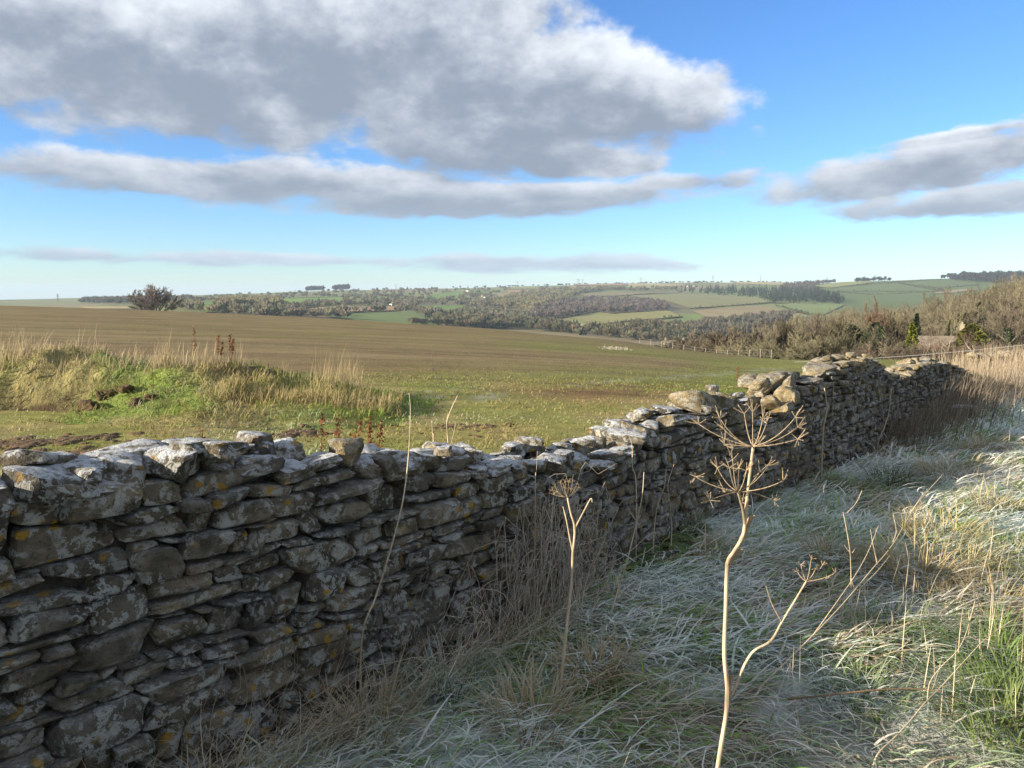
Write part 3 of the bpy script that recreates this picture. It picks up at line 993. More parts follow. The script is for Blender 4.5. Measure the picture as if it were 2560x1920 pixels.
# rubble slumped in the gap
rs = np.random.RandomState(31)
for k in range(30):
    tt = rs.uniform(NT[-2] + .05, FT[3] + .15); ww = rs.uniform(-.42, -.05)
    hb = max(float(far_top(tt)) if tt > FT[0] else .40, .30)
    s_ = rs.uniform(.10, .22)
    loose(tt, ww, hb + rs.uniform(-.05, .07), (s_ * 1.25, s_, s_ * rs.uniform(.45, .8)), rs.normal(0, .35, 3), wall_far, M_STONE_WARM, rs, 'tumbled_stone')

# ------------------------------------------------------------------ far fields draped on the hills
def in_poly(x, y, poly):
    r = np.zeros(np.shape(x), bool)
    n = len(poly)
    for i in range(n):
        x0, y0 = poly[i]; x1, y1 = poly[(i + 1) % n]
        if y0 == y1: continue
        c = ((y0 > y) != (y1 > y)) & (x < (x1 - x0) * (y - y0) / (y1 - y0) + x0)
        r ^= c
    return r

FIELD_PX = []
def densify(px, step=14):
    out = []
    for i in range(len(px)):
        a = np.array(px[i], float); b = np.array(px[(i + 1) % len(px)], float)
        k = max(1, int(np.hypot(*(b - a)) / step))
        for q_ in range(k):
            out.append(a + (b - a) * q_ / k)
    return out

def far_field(name, px, col, stripe=0.0):
    FIELD_PX.append(px)
    W_ = [hit(*p) for p in densify(px)]
    pts = [Vector((w[0], w[1])) for w in W_]
    xy = np.array([(w[0], w[1]) for w in W_])
    lo, hi = xy.min(0), xy.max(0)
    step = max((hi - lo).max() / 16, 12)
    gx, gy = np.meshgrid(np.arange(lo[0], hi[0], step), np.arange(lo[1], hi[1], step))
    ins = in_poly(gx, gy, [tuple(p) for p in xy])
    extra = [Vector((a, b)) for a, b in zip(gx[ins], gy[ins])]
    res = geometry.delaunay_2d_cdt(pts + extra, [], [list(range(len(pts)))], 1, 0.01)
    v2 = np.array([(v.x, v.y) for v in res[0]])
    z = ground(v2[:, 0], v2[:, 1]) + 0.5 + v2[:, 1] * 0.0007
    c = np.array(col)
    n_ = fbm(v2[:, 0] / 60, v2[:, 1] / 60, seed=77)
    cc = c[None] * (1 + 0.12 * n_[:, None])
    o = mk(name, np.column_stack([v2, z]), np.array([list(f) for f in res[2]]), M_HILL, None, True, cc)
    tag(o, kind='structure')

GREEN = (0.135, 0.21, 0.045); PALE = (0.22, 0.24, 0.085); TAN = (0.31, 0.20, 0.115); OLIVE = (0.19, 0.185, 0.08); YEL = (0.30, 0.25, 0.13); DGREEN = (0.085, 0.125, 0.04)
FAR_FIELDS = [
    ('pasture', [(706, 748), (855, 744), (862, 759), (803, 760), (745, 767), (640, 777), (600, 779), (640, 772), (706, 762)], GREEN),
    ('stubble_field', [(690, 785), (794, 771), (860, 767), (982, 767), (998, 778), (894, 780), (803, 787), (745, 789)], TAN),
    ('pasture', [(815, 793), (900, 784), (1000, 781), (1034, 782), (1079, 803), (1095, 815), (939, 808)], (0.15, 0.19, 0.06)),
    ('stubble_field', [(195, 768), (330, 768), (330, 774), (215, 773)], YEL),
    ('pasture', [(503, 757), (548, 756), (544, 782), (505, 782)], GREEN),
    ('stubble_field', [(462, 745), (500, 745), (500, 751), (462, 751)], TAN),
    ('stubble_field', [(452, 757.5), (521, 758), (516, 762), (456, 762)], YEL),
    ('pasture', [(1036, 765), (1172, 766), (1172, 779), (1108, 791), (1045, 774)], GREEN),
    ('pasture', [(1054, 746), (1097, 735), (1158, 734), (1145, 748), (1075, 751)], GREEN),
    ('pasture', [(1197, 773), (1246, 773), (1246, 780), (1199, 783)], DGREEN),
    ('stubble_field', [(1269, 726), (1328, 725), (1325, 732), (1269, 733)], TAN),
    ('stubble_field', [(1228, 734), (1316, 734), (1305, 740), (1255, 743)], (0.24, 0.19, 0.11)),
    ('pasture', [(1260, 719), (1328, 718), (1362, 723), (1271, 724)], PALE),
    ('pasture', [(1195, 812), (1273, 813), (1270, 821), (1200, 819)], PALE),
    ('pasture', [(1355, 809), (1400, 797), (1499, 782), (1530, 787), (1558, 785), (1671, 778), (1705, 794), (1594, 803), (1445, 819), (1375, 818)], (0.235, 0.225, 0.085)),
    ('pasture', [(1517, 814), (1592, 804), (1734, 801), (1732, 811), (1671, 815), (1535, 823)], (0.15, 0.18, 0.06)),
    ('pasture', [(1576, 740), (1694, 735), (1784, 738), (1900, 747), (1925, 757), (1784, 769), (1725, 772), (1678, 757), (1603, 746)], OLIVE),
    ('stubble_field', [(1436, 736), (1504, 733), (1648, 733), (1558, 740), (1468, 743)], (0.20, 0.17, 0.09)),
    ('stubble_field', [(1730, 778), (1897, 767), (1992, 782), (1885, 812), (1795, 814), (1760, 792)], (0.25, 0.20, 0.105)),
    ('stubble_field', [(1434, 709.5), (1567, 708.5), (1567, 715), (1436, 715)], (0.30, 0.20, 0.12)),
    ('stubble_field', [(1570, 709.5), (1716, 711), (1714, 717), (1572, 717)], (0.32, 0.27, 0.14)),
    ('pasture', [(1468, 716), (1667, 717.5), (1667, 723), (1470, 724)], PALE),
    ('stubble_field', [(1836, 706), (1974, 705), (1953, 714), (1908, 713), (1840, 710)], (0.36, 0.30, 0.14)),
    ('pasture', [(1938, 764), (2005, 757), (2112, 763), (2055, 790), (1999, 783), (1953, 774)], (0.16, 0.20, 0.075)),
    ('pasture', [(2028, 717), (2134, 702), (2180, 701.5), (2180, 708), (2078, 721)], (0.21, 0.215, 0.075)),
    ('stubble_field', [(2324, 734), (2410, 724), (2453, 724), (2370, 735)], (0.26, 0.21, 0.14)),
]
for nm, px, cc in FAR_FIELDS:
    far_field(nm, px, cc)

# ------------------------------------------------------------------ far trees: many fine slivers round a stem
def sliver_trees(acc, P0, H, Wd, cols, rs, n=46, conifer=False):
    """P0 (M,3) feet, H heights, Wd crown widths; every crown is n thin tapering sprays"""
    M = len(P0)
    if M == 0: return
    H = np.broadcast_to(H, (M,)); Wd = np.broadcast_to(Wd, (M,)); cols = np.broadcast_to(cols, (M, 3))
    th = rs.uniform(0, 2 * math.pi, (M, n))
    if conifer:
        f = rs.uniform(0.05, 1.0, (M, n)) ** 0.8
        r = (1 - f) * 0.5 * rs.uniform(.7, 1.1, (M, n)) + .03
        tip = np.stack([np.cos(th) * r * Wd[:, None], np.sin(th) * r * Wd[:, None], (f - 0.05) * H[:, None]], -1)
        root = np.stack([0 * r, 0 * r, np.minimum(f + 0.10, 1.03) * H[:, None]], -1)
        wdt = 0.16 * Wd[:, None] * (1.15 - f)
    else:
        ph = np.arcsin(rs.uniform(-0.45, 1.0, (M, n)))
        k = rs.uniform(.75, 1.08, (M, n))
        tip = np.stack([np.cos(th) * np.cos(ph) * .5 * Wd[:, None] * k, np.sin(th) * np.cos(ph) * .5 * Wd[:, None] * k, (0.56 + 0.44 * np.sin(ph) * k) * H[:, None]], -1)
        root = np.stack([np.cos(th) * .10 * Wd[:, None], np.sin(th) * .10 * Wd[:, None], rs.uniform(0.1, 0.55, (M, n)) * H[:, None]], -1)
        wdt = 0.085 * Wd[:, None] * rs.uniform(.5, 1.4, (M, n))
    d = norm(tip - root)
    sd = norm(np.cross(d, norm(rs.randn(M, n, 3))))
    mid = root * 0.35 + tip * 0.65
    if conifer:
        V = np.stack([root, tip - sd * wdt[..., None], tip + sd * wdt[..., None]], 2)
    else:
        V = np.stack([root, mid + sd * wdt[..., None], tip, mid - sd * wdt[..., None]], 2)
    V = V + P0[:, None, None, :]
    kk = V.shape[2]
    idx = np.arange(M * n * kk).reshape(-1, kk)
    cv_ = cols[:, None, :] * rs.uniform(.9, 1.1, (M, n, 1))
    Cc = np.repeat(cv_.reshape(-1, 3), kk, 0)
    if kk == 3: acc.add(V.reshape(-1, 3), None, idx, Cc)
    else: acc.add(V.reshape(-1, 3), idx, None, Cc)

def poly_points(px, n, rs, avoid=False):
    px_ = np.array(px, float); lo, hi = px_.min(0), px_.max(0)
    out = []
    while len(out) < n:
        a = rs.uniform(lo, hi, (n * 3, 2))
        ok = in_poly(a[:, 0], a[:, 1], px)
        if avoid:
            for fp in FIELD_PX:
                ok &= ~in_poly(a[:, 0], a[:, 1] + 1.0, fp)
        got = a[ok]
        if len(got) == 0: break
        out.extend(got.tolist())
    return np.array(out[:n])

GREY = (0.20, 0.185, 0.125); BROWN = (0.18, 0.135, 0.09); OLV = (0.235, 0.215, 0.125); DARKC = (0.045, 0.06, 0.035); PURP = (0.18, 0.15, 0.13)
rsw = np.random.RandomState(44)
def wood(name, px, n, h, wd, col, label, conifer=False, sl=38, avoid=False, mixcon=0.0, var=.12):
    acc = Acc()
    uv = poly_points(px, n, rsw, avoid)
    feet = np.array([hit(a, b) for a, b in uv])
    H = 1.1 * h * rsw.uniform(.75, 1.25, len(feet)); Wd = 1.4 * wd * rsw.uniform(.7, 1.3, len(feet))
    cols = np.array(col)[None] * (1 + var * rsw.randn(len(feet), 1).clip(-1.6, 1.6)) * (1 + .05 * rsw.randn(len(feet), 3))
    con = rsw.rand(len(feet)) < (1.0 if conifer else mixcon)
    sliver_trees(acc, feet[~con], H[~con], Wd[~con], cols[~con], rsw, sl)
    if con.any():
        cc = np.array(DARKC)[None] * (1 + .25 * rsw.randn(con.sum(), 1).clip(-1.5, 1.5))
        sliver_trees(acc, feet[con], H[con] * 1.1, Wd[con] * .75, cc, rsw, sl, True)
    o = acc.build(name, M_FAR, None, False)
    tag(o, label, 'woodland', None, 'stuff')

wood('plantation', [(1346, 803), (1400, 795), (1499, 781), (1525, 785), (1670, 777), (1668, 763), (1610, 752), (1520, 747), (1420, 752), (1340, 775), (1310, 795)], 620, 12, 9, PURP, 'grey-purple leafless plantation above the pale sheep pasture')
wood('conifer_belt', [(1685, 732), (1780, 736), (1900, 746), (1930, 756), (2010, 757), (2055, 757), (2112, 763), (2112, 757), (2055, 735), (1990, 728), (1900, 727), (1800, 725), (1690, 727)], 420, 17, 10, DARKC, 'dark conifer belt across the middle of the far slope', True, 40)
wood('hillside_wood', [(1950, 724), (1962, 715), (2100, 703), (2030, 716), (2055, 735), (2000, 730)], 170, 14, 11, (0.13, 0.105, 0.09), 'brown leafless wood climbing behind the conifer belt')
wood('valley_wood', [(1225, 758), (1300, 775), (1330, 790), (1345, 772), (1420, 748), (1450, 735), (1520, 727), (1690, 727), (1690, 722), (1500, 722), (1400, 724), (1330, 730), (1280, 742)], 560, 13, 13, OLV, 'olive-brown leafless wood filling the side valley', False, 46, False, .02)
wood('copse', [(548, 772), (690, 778), (705, 764), (640, 756), (560, 758)], 110, 15, 14, OLV, 'rounded leafless copse beside the green pasture on the left', False, 60)
wood('hilltop_copse', [(764, 729), (812, 727), (806, 725), (770, 726)], 40, 20, 16, (0.075, 0.066, 0.062), 'small humped copse on the skyline, left of its twin')
wood('hilltop_copse', [(833, 726), (875, 726), (872, 724), (836, 724)], 46, 22, 16, (0.075, 0.066, 0.062), 'flat-topped humped copse on the skyline, right of its twin')
wood('ridge_wood', [(200, 759), (330, 761), (480, 757), (480, 750), (330, 750), (210, 754)], 260, 14, 12, (0.13, 0.12, 0.10), 'low grey wood along the far left ridge')
wood('ridge_wood', [(2356, 699), (2420, 705), (2560, 714), (2700, 718), (2700, 694), (2560, 692), (2420, 693), (2370, 695)], 520, 20, 15, (0.055, 0.05, 0.048), 'dark wood crowning the hill at the right edge')
wood('hilltop_copse', [(2140, 699.5), (2225, 696.8), (2225, 699), (2140, 702)], 34, 15, 11, (0.04, 0.045, 0.035), 'small dark copse alone on the right-hand hilltop', False, 46, False, .5)
wood('valley_trees', [(430, 772), (560, 790), (700, 795), (830, 797), (1000, 808), (1100, 818), (1260, 822), (1330, 815), (1330, 795), (1230, 762), (1240, 735), (1330, 735), (1400, 722), (1280, 716), (1000, 724), (850, 728), (700, 734), (560, 740), (440, 745)], 900, 11, 10.5, GREY, 'scattered leafless trees and hedgerows of the wide valley', False, 42, True, .07, .15)
wood('valley_trees', [(1090, 815), (1270, 824), (1450, 835), (1440, 820), (1290, 805), (1180, 800), (1100, 800)], 230, 11, 9, (0.16, 0.145, 0.09), 'line of trees just beyond the crest of the ploughed field', False, 50, False, .14, .15)
wood('village_trees', [(1440, 838), (1560, 850), (1730, 862), (1740, 820), (1660, 814), (1600, 812), (1540, 824), (1470, 824)], 210, 10, 9, (0.17, 0.15, 0.09), 'trees among the cottages of the village below', False, 56, False, .16, .15)
wood('mill_wood', [(1730, 850), (1830, 850), (1960, 815), (1990, 792), (1900, 800), (1800, 812), (1740, 818)], 260, 13, 10, (0.16, 0.145, 0.11), 'grey leafless trees beyond the fence, below the stubble field', False, 56)
wood('skyline_trees', [(1240, 716), (1450, 709), (1850, 705), (2090, 701), (2090, 703), (1850, 707), (1450, 711.5), (1240, 719)], 120, 8, 10, (0.07, 0.066, 0.055), 'thin line of trees along the far skyline')

# hedges: each one a thing of its own
rsh = np.random.RandomState(55)
def hedge(px, label, h=3.0, col=(0.095, 0.09, 0.05), wd=3.2):
    W_ = np.array([hit(*p) for p in densify(px + [px[-1]], 8)[:-1]])
    if len(W_) < 2: return
    seg = np.linalg.norm(np.diff(W_, axis=0), axis=1)
    s_ = np.concatenate([[0], np.cumsum(seg)])
    n_ = int(min(s_[-1] / (wd * .5), 420))
    q_ = np.linspace(0, s_[-1], n_) + rsh.normal(0, 1, n_)
    p_ = np.stack([np.interp(q_, s_, W_[:, k]) for k in range(3)], -1)
    p_[:, 2] = ground(p_[:, 0], p_[:, 1])
    acc = Acc()
    H = h * rsh.uniform(.6, 1.25, n_); tall = rsh.rand(n_) < .05; H[tall] *= 2.4
    sliver_trees(acc, p_, H, wd * rsh.uniform(.9, 1.4, n_), np.array(col)[None] * (1 + .2 * rsh.randn(n_, 1).clip(-1.5, 1.5)), rsh, 15)
    pl = p_[n_ // 2]
    o = acc.build('hedge', M_FAR, None, False, origin=pl)
    tag(o, label, 'hedge', 'field hedges across the valley', 'thing')
HEDGES = [
    ([(690, 782), (794, 768), (860, 764), (985, 765)], 'long hedge curving along the top of the tan stubble field'),
    ([(803, 789), (894, 781), (998, 779)], 'hedge between the tan stubble field and the pale green pasture'),
    ([(706, 748), (860, 743)], 'hedge along the top of the bright green pasture'),
    ([(745, 768), (860, 760), (920, 759)], 'thick hedge along the bottom of the bright green pasture'),
    ([(1355, 808), (1400, 796), (1499, 781)], 'dark hedge rising along the foot of the plantation'),
    ([(1520, 786), (1600, 781), (1672, 778)], 'hedge under the right half of the plantation'),
    ([(1445, 819), (1594, 803), (1706, 794)], 'dark hedge along the bottom of the pale sheep pasture'),
    ([(1725, 773), (1784, 769), (1900, 762), (1940, 757)], 'broad hedge between the olive pasture and the stubble field'),
    ([(1550, 741), (1600, 738), (1660, 735), (1694, 734)], 'dark hedge along the top of the olive pasture'),
    ([(1420, 736), (1470, 733)], 'short dark hedge above the plantation'),
    ([(2100, 717), (2180, 709), (2245, 705), (2354, 699)], 'hedge sloping up to the dark ridge wood on the right hill'),
    ([(2229, 706), (2287, 714), (2345, 721), (2356, 729)], 'hedge falling across the right hill from the upper hedge'),
    ([(2060, 729), (2100, 731), (2183, 737), (2266, 734), (2360, 730)], 'lowest hedge across the right hill'),
    ([(2345, 721), (2453, 713)], 'short hedge running from the round bush to the ridge wood'),
    ([(2060, 762), (1990, 758), (1930, 760)], 'dark hedge along the foot of the conifer belt'),
    ([(1040, 757), (1130, 753), (1160, 750)], 'dark hedge line in the middle of the wide valley'),
    ([(1940, 765), (1999, 783), (2020, 788)], 'thin hedge between the stubble field and the striped green field'),
]
for px, lb in HEDGES:
    hedge(px, lb)

# ------------------------------------------------------------------ bare trees with real limbs
def grow(start, dirs, L, R, levels, rs):
    """levels of branches; returns a list of segment arrays per level"""
    out = []
    st, dr, L, R = np.array(start, float), norm(np.array(dirs, float)), np.array(L, float), np.array(R, float)
    for lv in levels:
        ns = lv['n']; M = len(st)
        p = st.copy(); d = dr.copy()
        pts = [p]; dl = []; S = []
        for s in range(ns):
            d = norm(d + lv['wob'] * rs.randn(M, 3) + np.array([0, 0, lv['up']]))
            q_ = p + d * (L / ns)[:, None]
            f0, f1 = s / ns, (s + 1) / ns
            S.append((p, q_, R * (1 - lv['tap'] * f0), R * (1 - lv['tap'] * f1)))
            p = q_; pts.append(p); dl.append(d)
        out.append(tuple(np.concatenate([s[k] for s in S]) for k in range(4)))
        nc = lv.get('kids', 0)
        if nc:
            pts_ = np.stack(pts, 1); dl_ = np.stack(dl, 1)
            f = rs.uniform(lv['from'], 1.0, (M, nc)); f[:, 0] = 1.0
            x = f * ns; i = np.minimum(x.astype(int), ns - 1); w = (x - i)[..., None]
            ar = np.arange(M)[:, None]
            pos = pts_[ar, i] * (1 - w) + pts_[ar, i + 1] * w
            dd = dl_[ar, i]
            perp = norm(np.cross(dd, rs.randn(M, nc, 3)))
            an = rs.normal(lv['ang'], lv['ang'] * .25, (M, nc, 1)); an[:, 0] *= .4
            nd = norm(dd * np.cos(an) + perp * np.sin(an))
            st = pos.reshape(-1, 3); dr = nd.reshape(-1, 3)
            Rn = (R[:, None] * (1 - lv['tap'] * f)) * lv['rr']
            Ln = L[:, None] * lv['lr'] * ((.45 + .85 * np.sin(np.pi * (.12 + .8 * (f - lv['from']) / (1 - lv['from'])))) if lv.get('round') else (1.15 - .45 * f)) * rs.uniform(.7, 1.2, (M, nc))
            R = np.maximum(Rn.reshape(-1), lv.get('rmin', .004)); L = Ln.reshape(-1)
    return out

def tree_meshes(levels, starts, dirs, L, R, rs, trunk_col, twig_col, split=2, twig_r=1.0, ivy=0, ivy_col=(.03, .045, .02)):
    segs = grow(starts, dirs, L, R, levels, rs)
    allz = np.percentile(np.concatenate([s[1][:, 2] for s in segs]), 99.3)
    k = 1.0 / allz                                # unit height
    A, B = Acc(), Acc()
    for li, (a, b, r0, r1) in enumerate(segs):
        c = np.array(trunk_col if li < split else twig_col)
        cc = c[None] * (1 + .15 * rs.randn(len(a), 1)).clip(.6, 1.4)
        segs_mesh(A if li < split else B, a * k, b * k, r0 * k, r1 * k, cc, 5 if li == 0 else 3)
    if ivy:
        a, b, r0, r1 = segs[0]
        for _ in range(ivy):
            i = rs.randint(len(a)); f = rs.rand()
            p = (a[i] * (1 - f) + b[i] * f) * k + rs.randn(3) * .022
            s_ = rs.uniform(.012, .028)
            V = p + rs.randn(4, 3) * s_
            A.add(V, [[0, 1, 2, 3]], None, np.array(ivy_col)[None] * rs.uniform(.6, 1.4))
    V = np.concatenate(A.V + B.V)
    ta = A.build('x', M_TWIG, None, False); tb = B.build('x', M_TWIG, None, False)
    ma, mb = ta.data, tb.data
    D.objects.remove(ta); D.objects.remove(tb)
    ma.name, mb.name = 'trunk', 'crown'
    wd = np.percentile(np.abs(V[:, :2]), 99) * 2
    return ma, mb, wd

def lv(n, wob, up_, tap, kids=0, frm=.3, ang=.7, lr=.6, rr=.6, rmin=.004):
    return {'n': n, 'wob': wob, 'up': up_, 'tap': tap, 'kids': kids, 'from': frm, 'ang': ang, 'lr': lr, 'rr': rr, 'rmin': rmin}

VAR = {}
def variant(name, seed, kind, trunk_col, twig_col, **kw):
    rs = np.random.RandomState(seed)
    if kind == 'bush':
        k = 14
        th = rs.uniform(0, 6.28, k); an = rs.uniform(.05, 1.15, k)
        dirs = np.stack([np.sin(an) * np.cos(th), np.sin(an) * np.sin(th), np.cos(an)], -1)
        st = np.column_stack([rs.normal(0, .25, (k, 2)), np.zeros(k)])
        L = rs.uniform(1.6, 2.6, k); R = rs.uniform(.04, .075, k)
        levels = [lv(4, .14, .05, .55, 6, .25, .6, .62, .6, .03), lv(3, .16, .10, .5, 6, .2, .6, .62, .6, .024), lv(3, .18, .12, .5, 6, .15, .55, .6, .6, .020), lv(2, .2, .1, .6, 0)]
        R = R * 1.0
    elif kind == 'tall':
        k = 1; L = None
        st = np.zeros((1, 3)); dirs = np.array([[rs.normal(0, .06), rs.normal(0, .06), 1.0]])
        L = np.array([7.0]); R = np.array([.26])
        levels = [lv(7, .06, .1, .6, 13, .32, .75, .5, .48), lv(4, .13, .10, .6, 6, .25, .65, .58, .5), lv(3, .16, .14, .55, 5, .2, .6, .6, .5, .028), lv(3, .18, .14, .5, 7, .15, .55, .62, .6, .026), lv(2, .2, .1, .6, 0)]
    elif kind == 'spread':
        k = 11
        th = rs.uniform(0, 6.28, k); an = rs.uniform(.1, .95, k)
        dirs = np.stack([np.sin(an) * np.cos(th), np.sin(an) * np.sin(th), np.cos(an)], -1)
        st = np.column_stack([rs.normal(0, .8, (k, 2)), np.zeros(k)])
        L = rs.uniform(3.5, 4.6, k); R = rs.uniform(.12, .2, k)
        levels = [lv(5, .08, .02, .5, 7, .42, .55, .62, .55), lv(4, .13, .05, .5, 5, .3, .55, .62, .55), lv(3, .16, .06, .5, 4, .2, .6, .55, .55, .04), lv(2, .18, .08, .5, 4, .15, .55, .55, .6, .028), lv(2, .2, .1, .6, 0)]
    elif kind == 'dome':
        k = 13
        th = np.arange(k) * 2.4 + rs.uniform(-.3, .3, k); an = np.linspace(.08, 1.05, k)
        dirs = np.stack([np.sin(an) * np.cos(th), np.sin(an) * np.sin(th), np.cos(an)], -1)
        st = np.column_stack([np.cos(th) * an * .9, np.sin(th) * an * .9, np.zeros(k)])
        L = 4.4 * (1 - .12 * an); R = rs.uniform(.10, .16, k)
        levels = [lv(5, .06, .05, .5, 8, .22, .6, .48, .55), lv(4, .10, .05, .5, 5, .25, .55, .58, .55, .035), lv(3, .14, .05, .5, 6, .2, .55, .6, .55, .026), lv(2, .16, .05, .5, 4, .15, .55, .6, .6, .020), lv(2, .2, .05, .6, 0)]
    elif kind == 'birch':
        k = 2
        dirs = np.array([[-.22, .1, 1.0], [.3, -.1, 1.0]]); st = np.array([[0, 0, 0], [.12, 0, 0.]])
        L = np.array([5.0, 4.0]); R = np.array([.13, .10])
        levels = [lv(6, .16, .06, .65, 7, .35, .75, .5, .5), lv(4, .2, .0, .6, 6, .25, .7, .6, .5, .02), lv(3, .2, -.04, .5, 7, .2, .6, .6, .5, .012), lv(3, .2, -.08, .5, 0)]
    if kind == 'tall': levels[0]['round'] = True
    VAR[name] = tree_meshes(levels, st, dirs, L, R, rs, trunk_col, twig_col, **kw)

variant('bush_olive', 1, 'bush', (.15, .135, .095), (.155, .142, .088), split=1)
variant('bush_olive2', 2, 'bush', (.14, .125, .09), (.132, .122, .08), split=1)
variant('bush_brown', 3, 'bush', (.12, .105, .085), (.125, .105, .08), split=1)
variant('bush_dark', 4, 'bush', (.075, .065, .05), (.085, .072, .048), split=1)
variant('tall_a', 5, 'tall', (.19, .17, .125), (.155, .138, .092), split=2)
variant('tall_b', 6, 'tall', (.18, .16, .115), (.155, .138, .095), split=2, ivy=420)
variant('tall_c', 7, 'tall', (.13, .115, .09), (.115, .098, .075), split=2, ivy=260)
variant('lone', 28, 'dome', (.12, .105, .095), (.17, .152, .138), split=2)
variant('spread_rust', 9, 'spread', (.20, .18, .14), (.15, .105, .07), split=2)
variant('birch', 10, 'birch', (.42, .38, .32), (.14, .085, .065), split=2)
variant('birch2', 11, 'birch', (.40, .36, .30), (.15, .09, .07), split=2)

def place_tree(var, u, v_top, Y, label, name='bare_tree', group=None, wid=None, sink=0.0, rs=random.Random(3), cat='tree'):
    ma, mb, wd = VAR[var]
    x = float(ray(u, 800)[0]) * Y
    zb = float(ground(x, Y)) - sink
    zt = at(u, v_top, Y)[2]
    H = max(zt - zb, 1.5)
    root = empty(name, (x, Y, zb))
    sx = H if wid is None else wid / wd
    root.scale = (sx, sx, H)
    root.rotation_euler = (0, 0, rs.uniform(0, 6.28))
    tag(root, label, cat, group)
    ob('trunk', ma, root); ob('crown', mb, root)
    return root

# the lone tree on the crest
place_tree('lone', 386, 713, 186, 'lone leafless dome-shaped tree on the crest of the ploughed field', 'bare_tree', None, 12.4, 0.2)

# the wood beyond the wall on the right
rt = random.Random(8)
def hull(u):    # top line of the wood in the photograph
    return float(np.interp(u, [1640, 1700, 1760, 1850, 1950, 2010, 2080, 2150, 2230, 2300, 2380, 2440, 2500, 2560, 2650, 2750], [868, 848, 832, 815, 795, 790, 775, 768, 765, 762, 748, 735, 728, 705, 695, 690]))
FRONT = [('bush_dark', 1655, 862, 112), ('bush_dark', 1700, 850, 108), ('bush_brown', 1745, 838, 104), ('bush_dark', 1790, 832, 98), ('bush_brown', 1838, 820, 96), ('bush_olive', 1850, 846, 80), ('bush_brown', 1895, 812, 98), ('bush_olive2', 1925, 838, 76), ('bush_dark', 1960, 802, 100),
         ('bush_olive', 1995, 830, 74), ('bush_olive2', 2050, 842, 66), ('bush_brown', 2040, 798, 104), ('bush_dark', 2090, 806, 96)]
LOOK = {'bush_dark': 'dark', 'bush_brown': 'brown', 'bush_olive': 'olive', 'bush_olive2': 'pale olive', 'tall_a': 'pale', 'tall_b': 'ivy-clad', 'tall_c': 'brown'}
def zone(u):
    if u < 1850: return 'by the left fence'
    if u < 2030: return 'behind the fence corner'
    if u < 2140: return 'left of the rust-topped tree'
    if u < 2260: return 'beside the rust-topped tree'
    if u < 2360: return 'between the dark fir and the house'
    if u < 2480: return 'behind the stone house'
    return 'at the right edge of the wood'
for va, u, vt, Y in FRONT:
    place_tree(va, u, vt, Y, LOOK[va] + ' leafless front-rank bush ' + zone(u), 'bare_bush', 'bushes along the fence', Y * rt.uniform(150, 200) / F, .3, rt, 'bush')
place_tree('bush_olive', 2128, 812, 70, 'broad pale-twigged rounded bush in front of the wood', 'bare_bush', None, 8.2, .3, rt, 'bush')
place_tree('bush_olive2', 2190, 818, 74, 'pale-twigged bush right of the broadest rounded one', 'bare_bush', None, 6.2, .3, rt, 'bush')
BACK = []
for row, (Y0, dv, ustep) in enumerate([(112, 34, 58), (140, 18, 46), (170, 4, 40), (205, -2, 38), (245, -6, 40)]):
    u = 1700 + row * 70
    while u < 2700:
        uu = u + rt.uniform(-16, 16)
        Y = Y0 * rt.uniform(.93, 1.08) * (1.0 if uu < 2350 else .85)
        vt = hull(uu) + dv + rt.uniform(-10, 12) + 8 - (18 if uu > 2350 else 0)
        if row < 2 and 2290 < uu < 2500:
            vt = max(vt, 800 + rt.uniform(0, 14)) if row == 0 else vt + 20
        va = rt.choice(['tall_a', 'tall_b', 'tall_c', 'bush_brown', 'bush_olive', 'tall_a'] if row else ['bush_brown', 'bush_dark', 'bush_olive2', 'tall_c'])
        if uu > 2430 and row: va = rt.choice(['tall_a', 'tall_b', 'tall_a'])
        BACK.append((va, uu, vt, Y))
        u += ustep * rt.uniform(.8, 1.2)
for va, u, vt, Y in BACK:
    if va.startswith('bush'):
        place_tree(va, u, vt, Y, LOOK[va] + ' leafless undergrowth bush ' + zone(u), 'bare_bush', 'undergrowth of the right-hand wood', Y * 135 / F, .3, rt, 'bush')
    else:
        place_tree(va, u, vt, Y, LOOK[va] + (' bare tree of rear rank ' if Y > 165 else ' bare tree of middle rank ') + zone(u), 'bare_tree', 'trees of the right-hand wood', Y * rt.uniform(85, 115) / F, .3, rt)
place_tree('spread_rust', 2216, 752, 120, 'flat-crowned tree with rust-brown top and pale forked trunk', 'bare_tree', None, 5.6, .3, rt)
place_tree('tall_b', 2408, 745, 118, 'tall pale ivy-clad tree right behind the stone house', 'bare_tree', None, 6.5, .3, rt)
place_tree('tall_c', 2532, 772, 78, 'sturdy dark-trunked tree at the right edge above the cable', 'bare_tree', None, 6.2, .3, rt)
place_tree('birch', 2306, 832, 62, 'leftmost of three white-limbed birches before the house', 'birch_tree', 'birches before the house', 2.6, .3, rt)
place_tree('birch2', 2365, 836, 58, 'middle of three white-limbed birches before the house', 'birch_tree', 'birches before the house', 2.8, .3, rt)
place_tree('birch', 2448, 828, 56, 'rightmost of three white-limbed birches before the house', 'birch_tree', 'birches before the house', 3.0, .3, rt)
place_tree('birch2', 2180, 858, 55, 'small pale-stemmed sapling left of the birches', 'birch_tree', None, 1.6, .3, rt)
place_tree('bush_olive2', 2484, 792, 92, 'pale leafless bush hiding the right gable of the house', 'bare_bush', None, 4.6, .3, rt, 'bush')
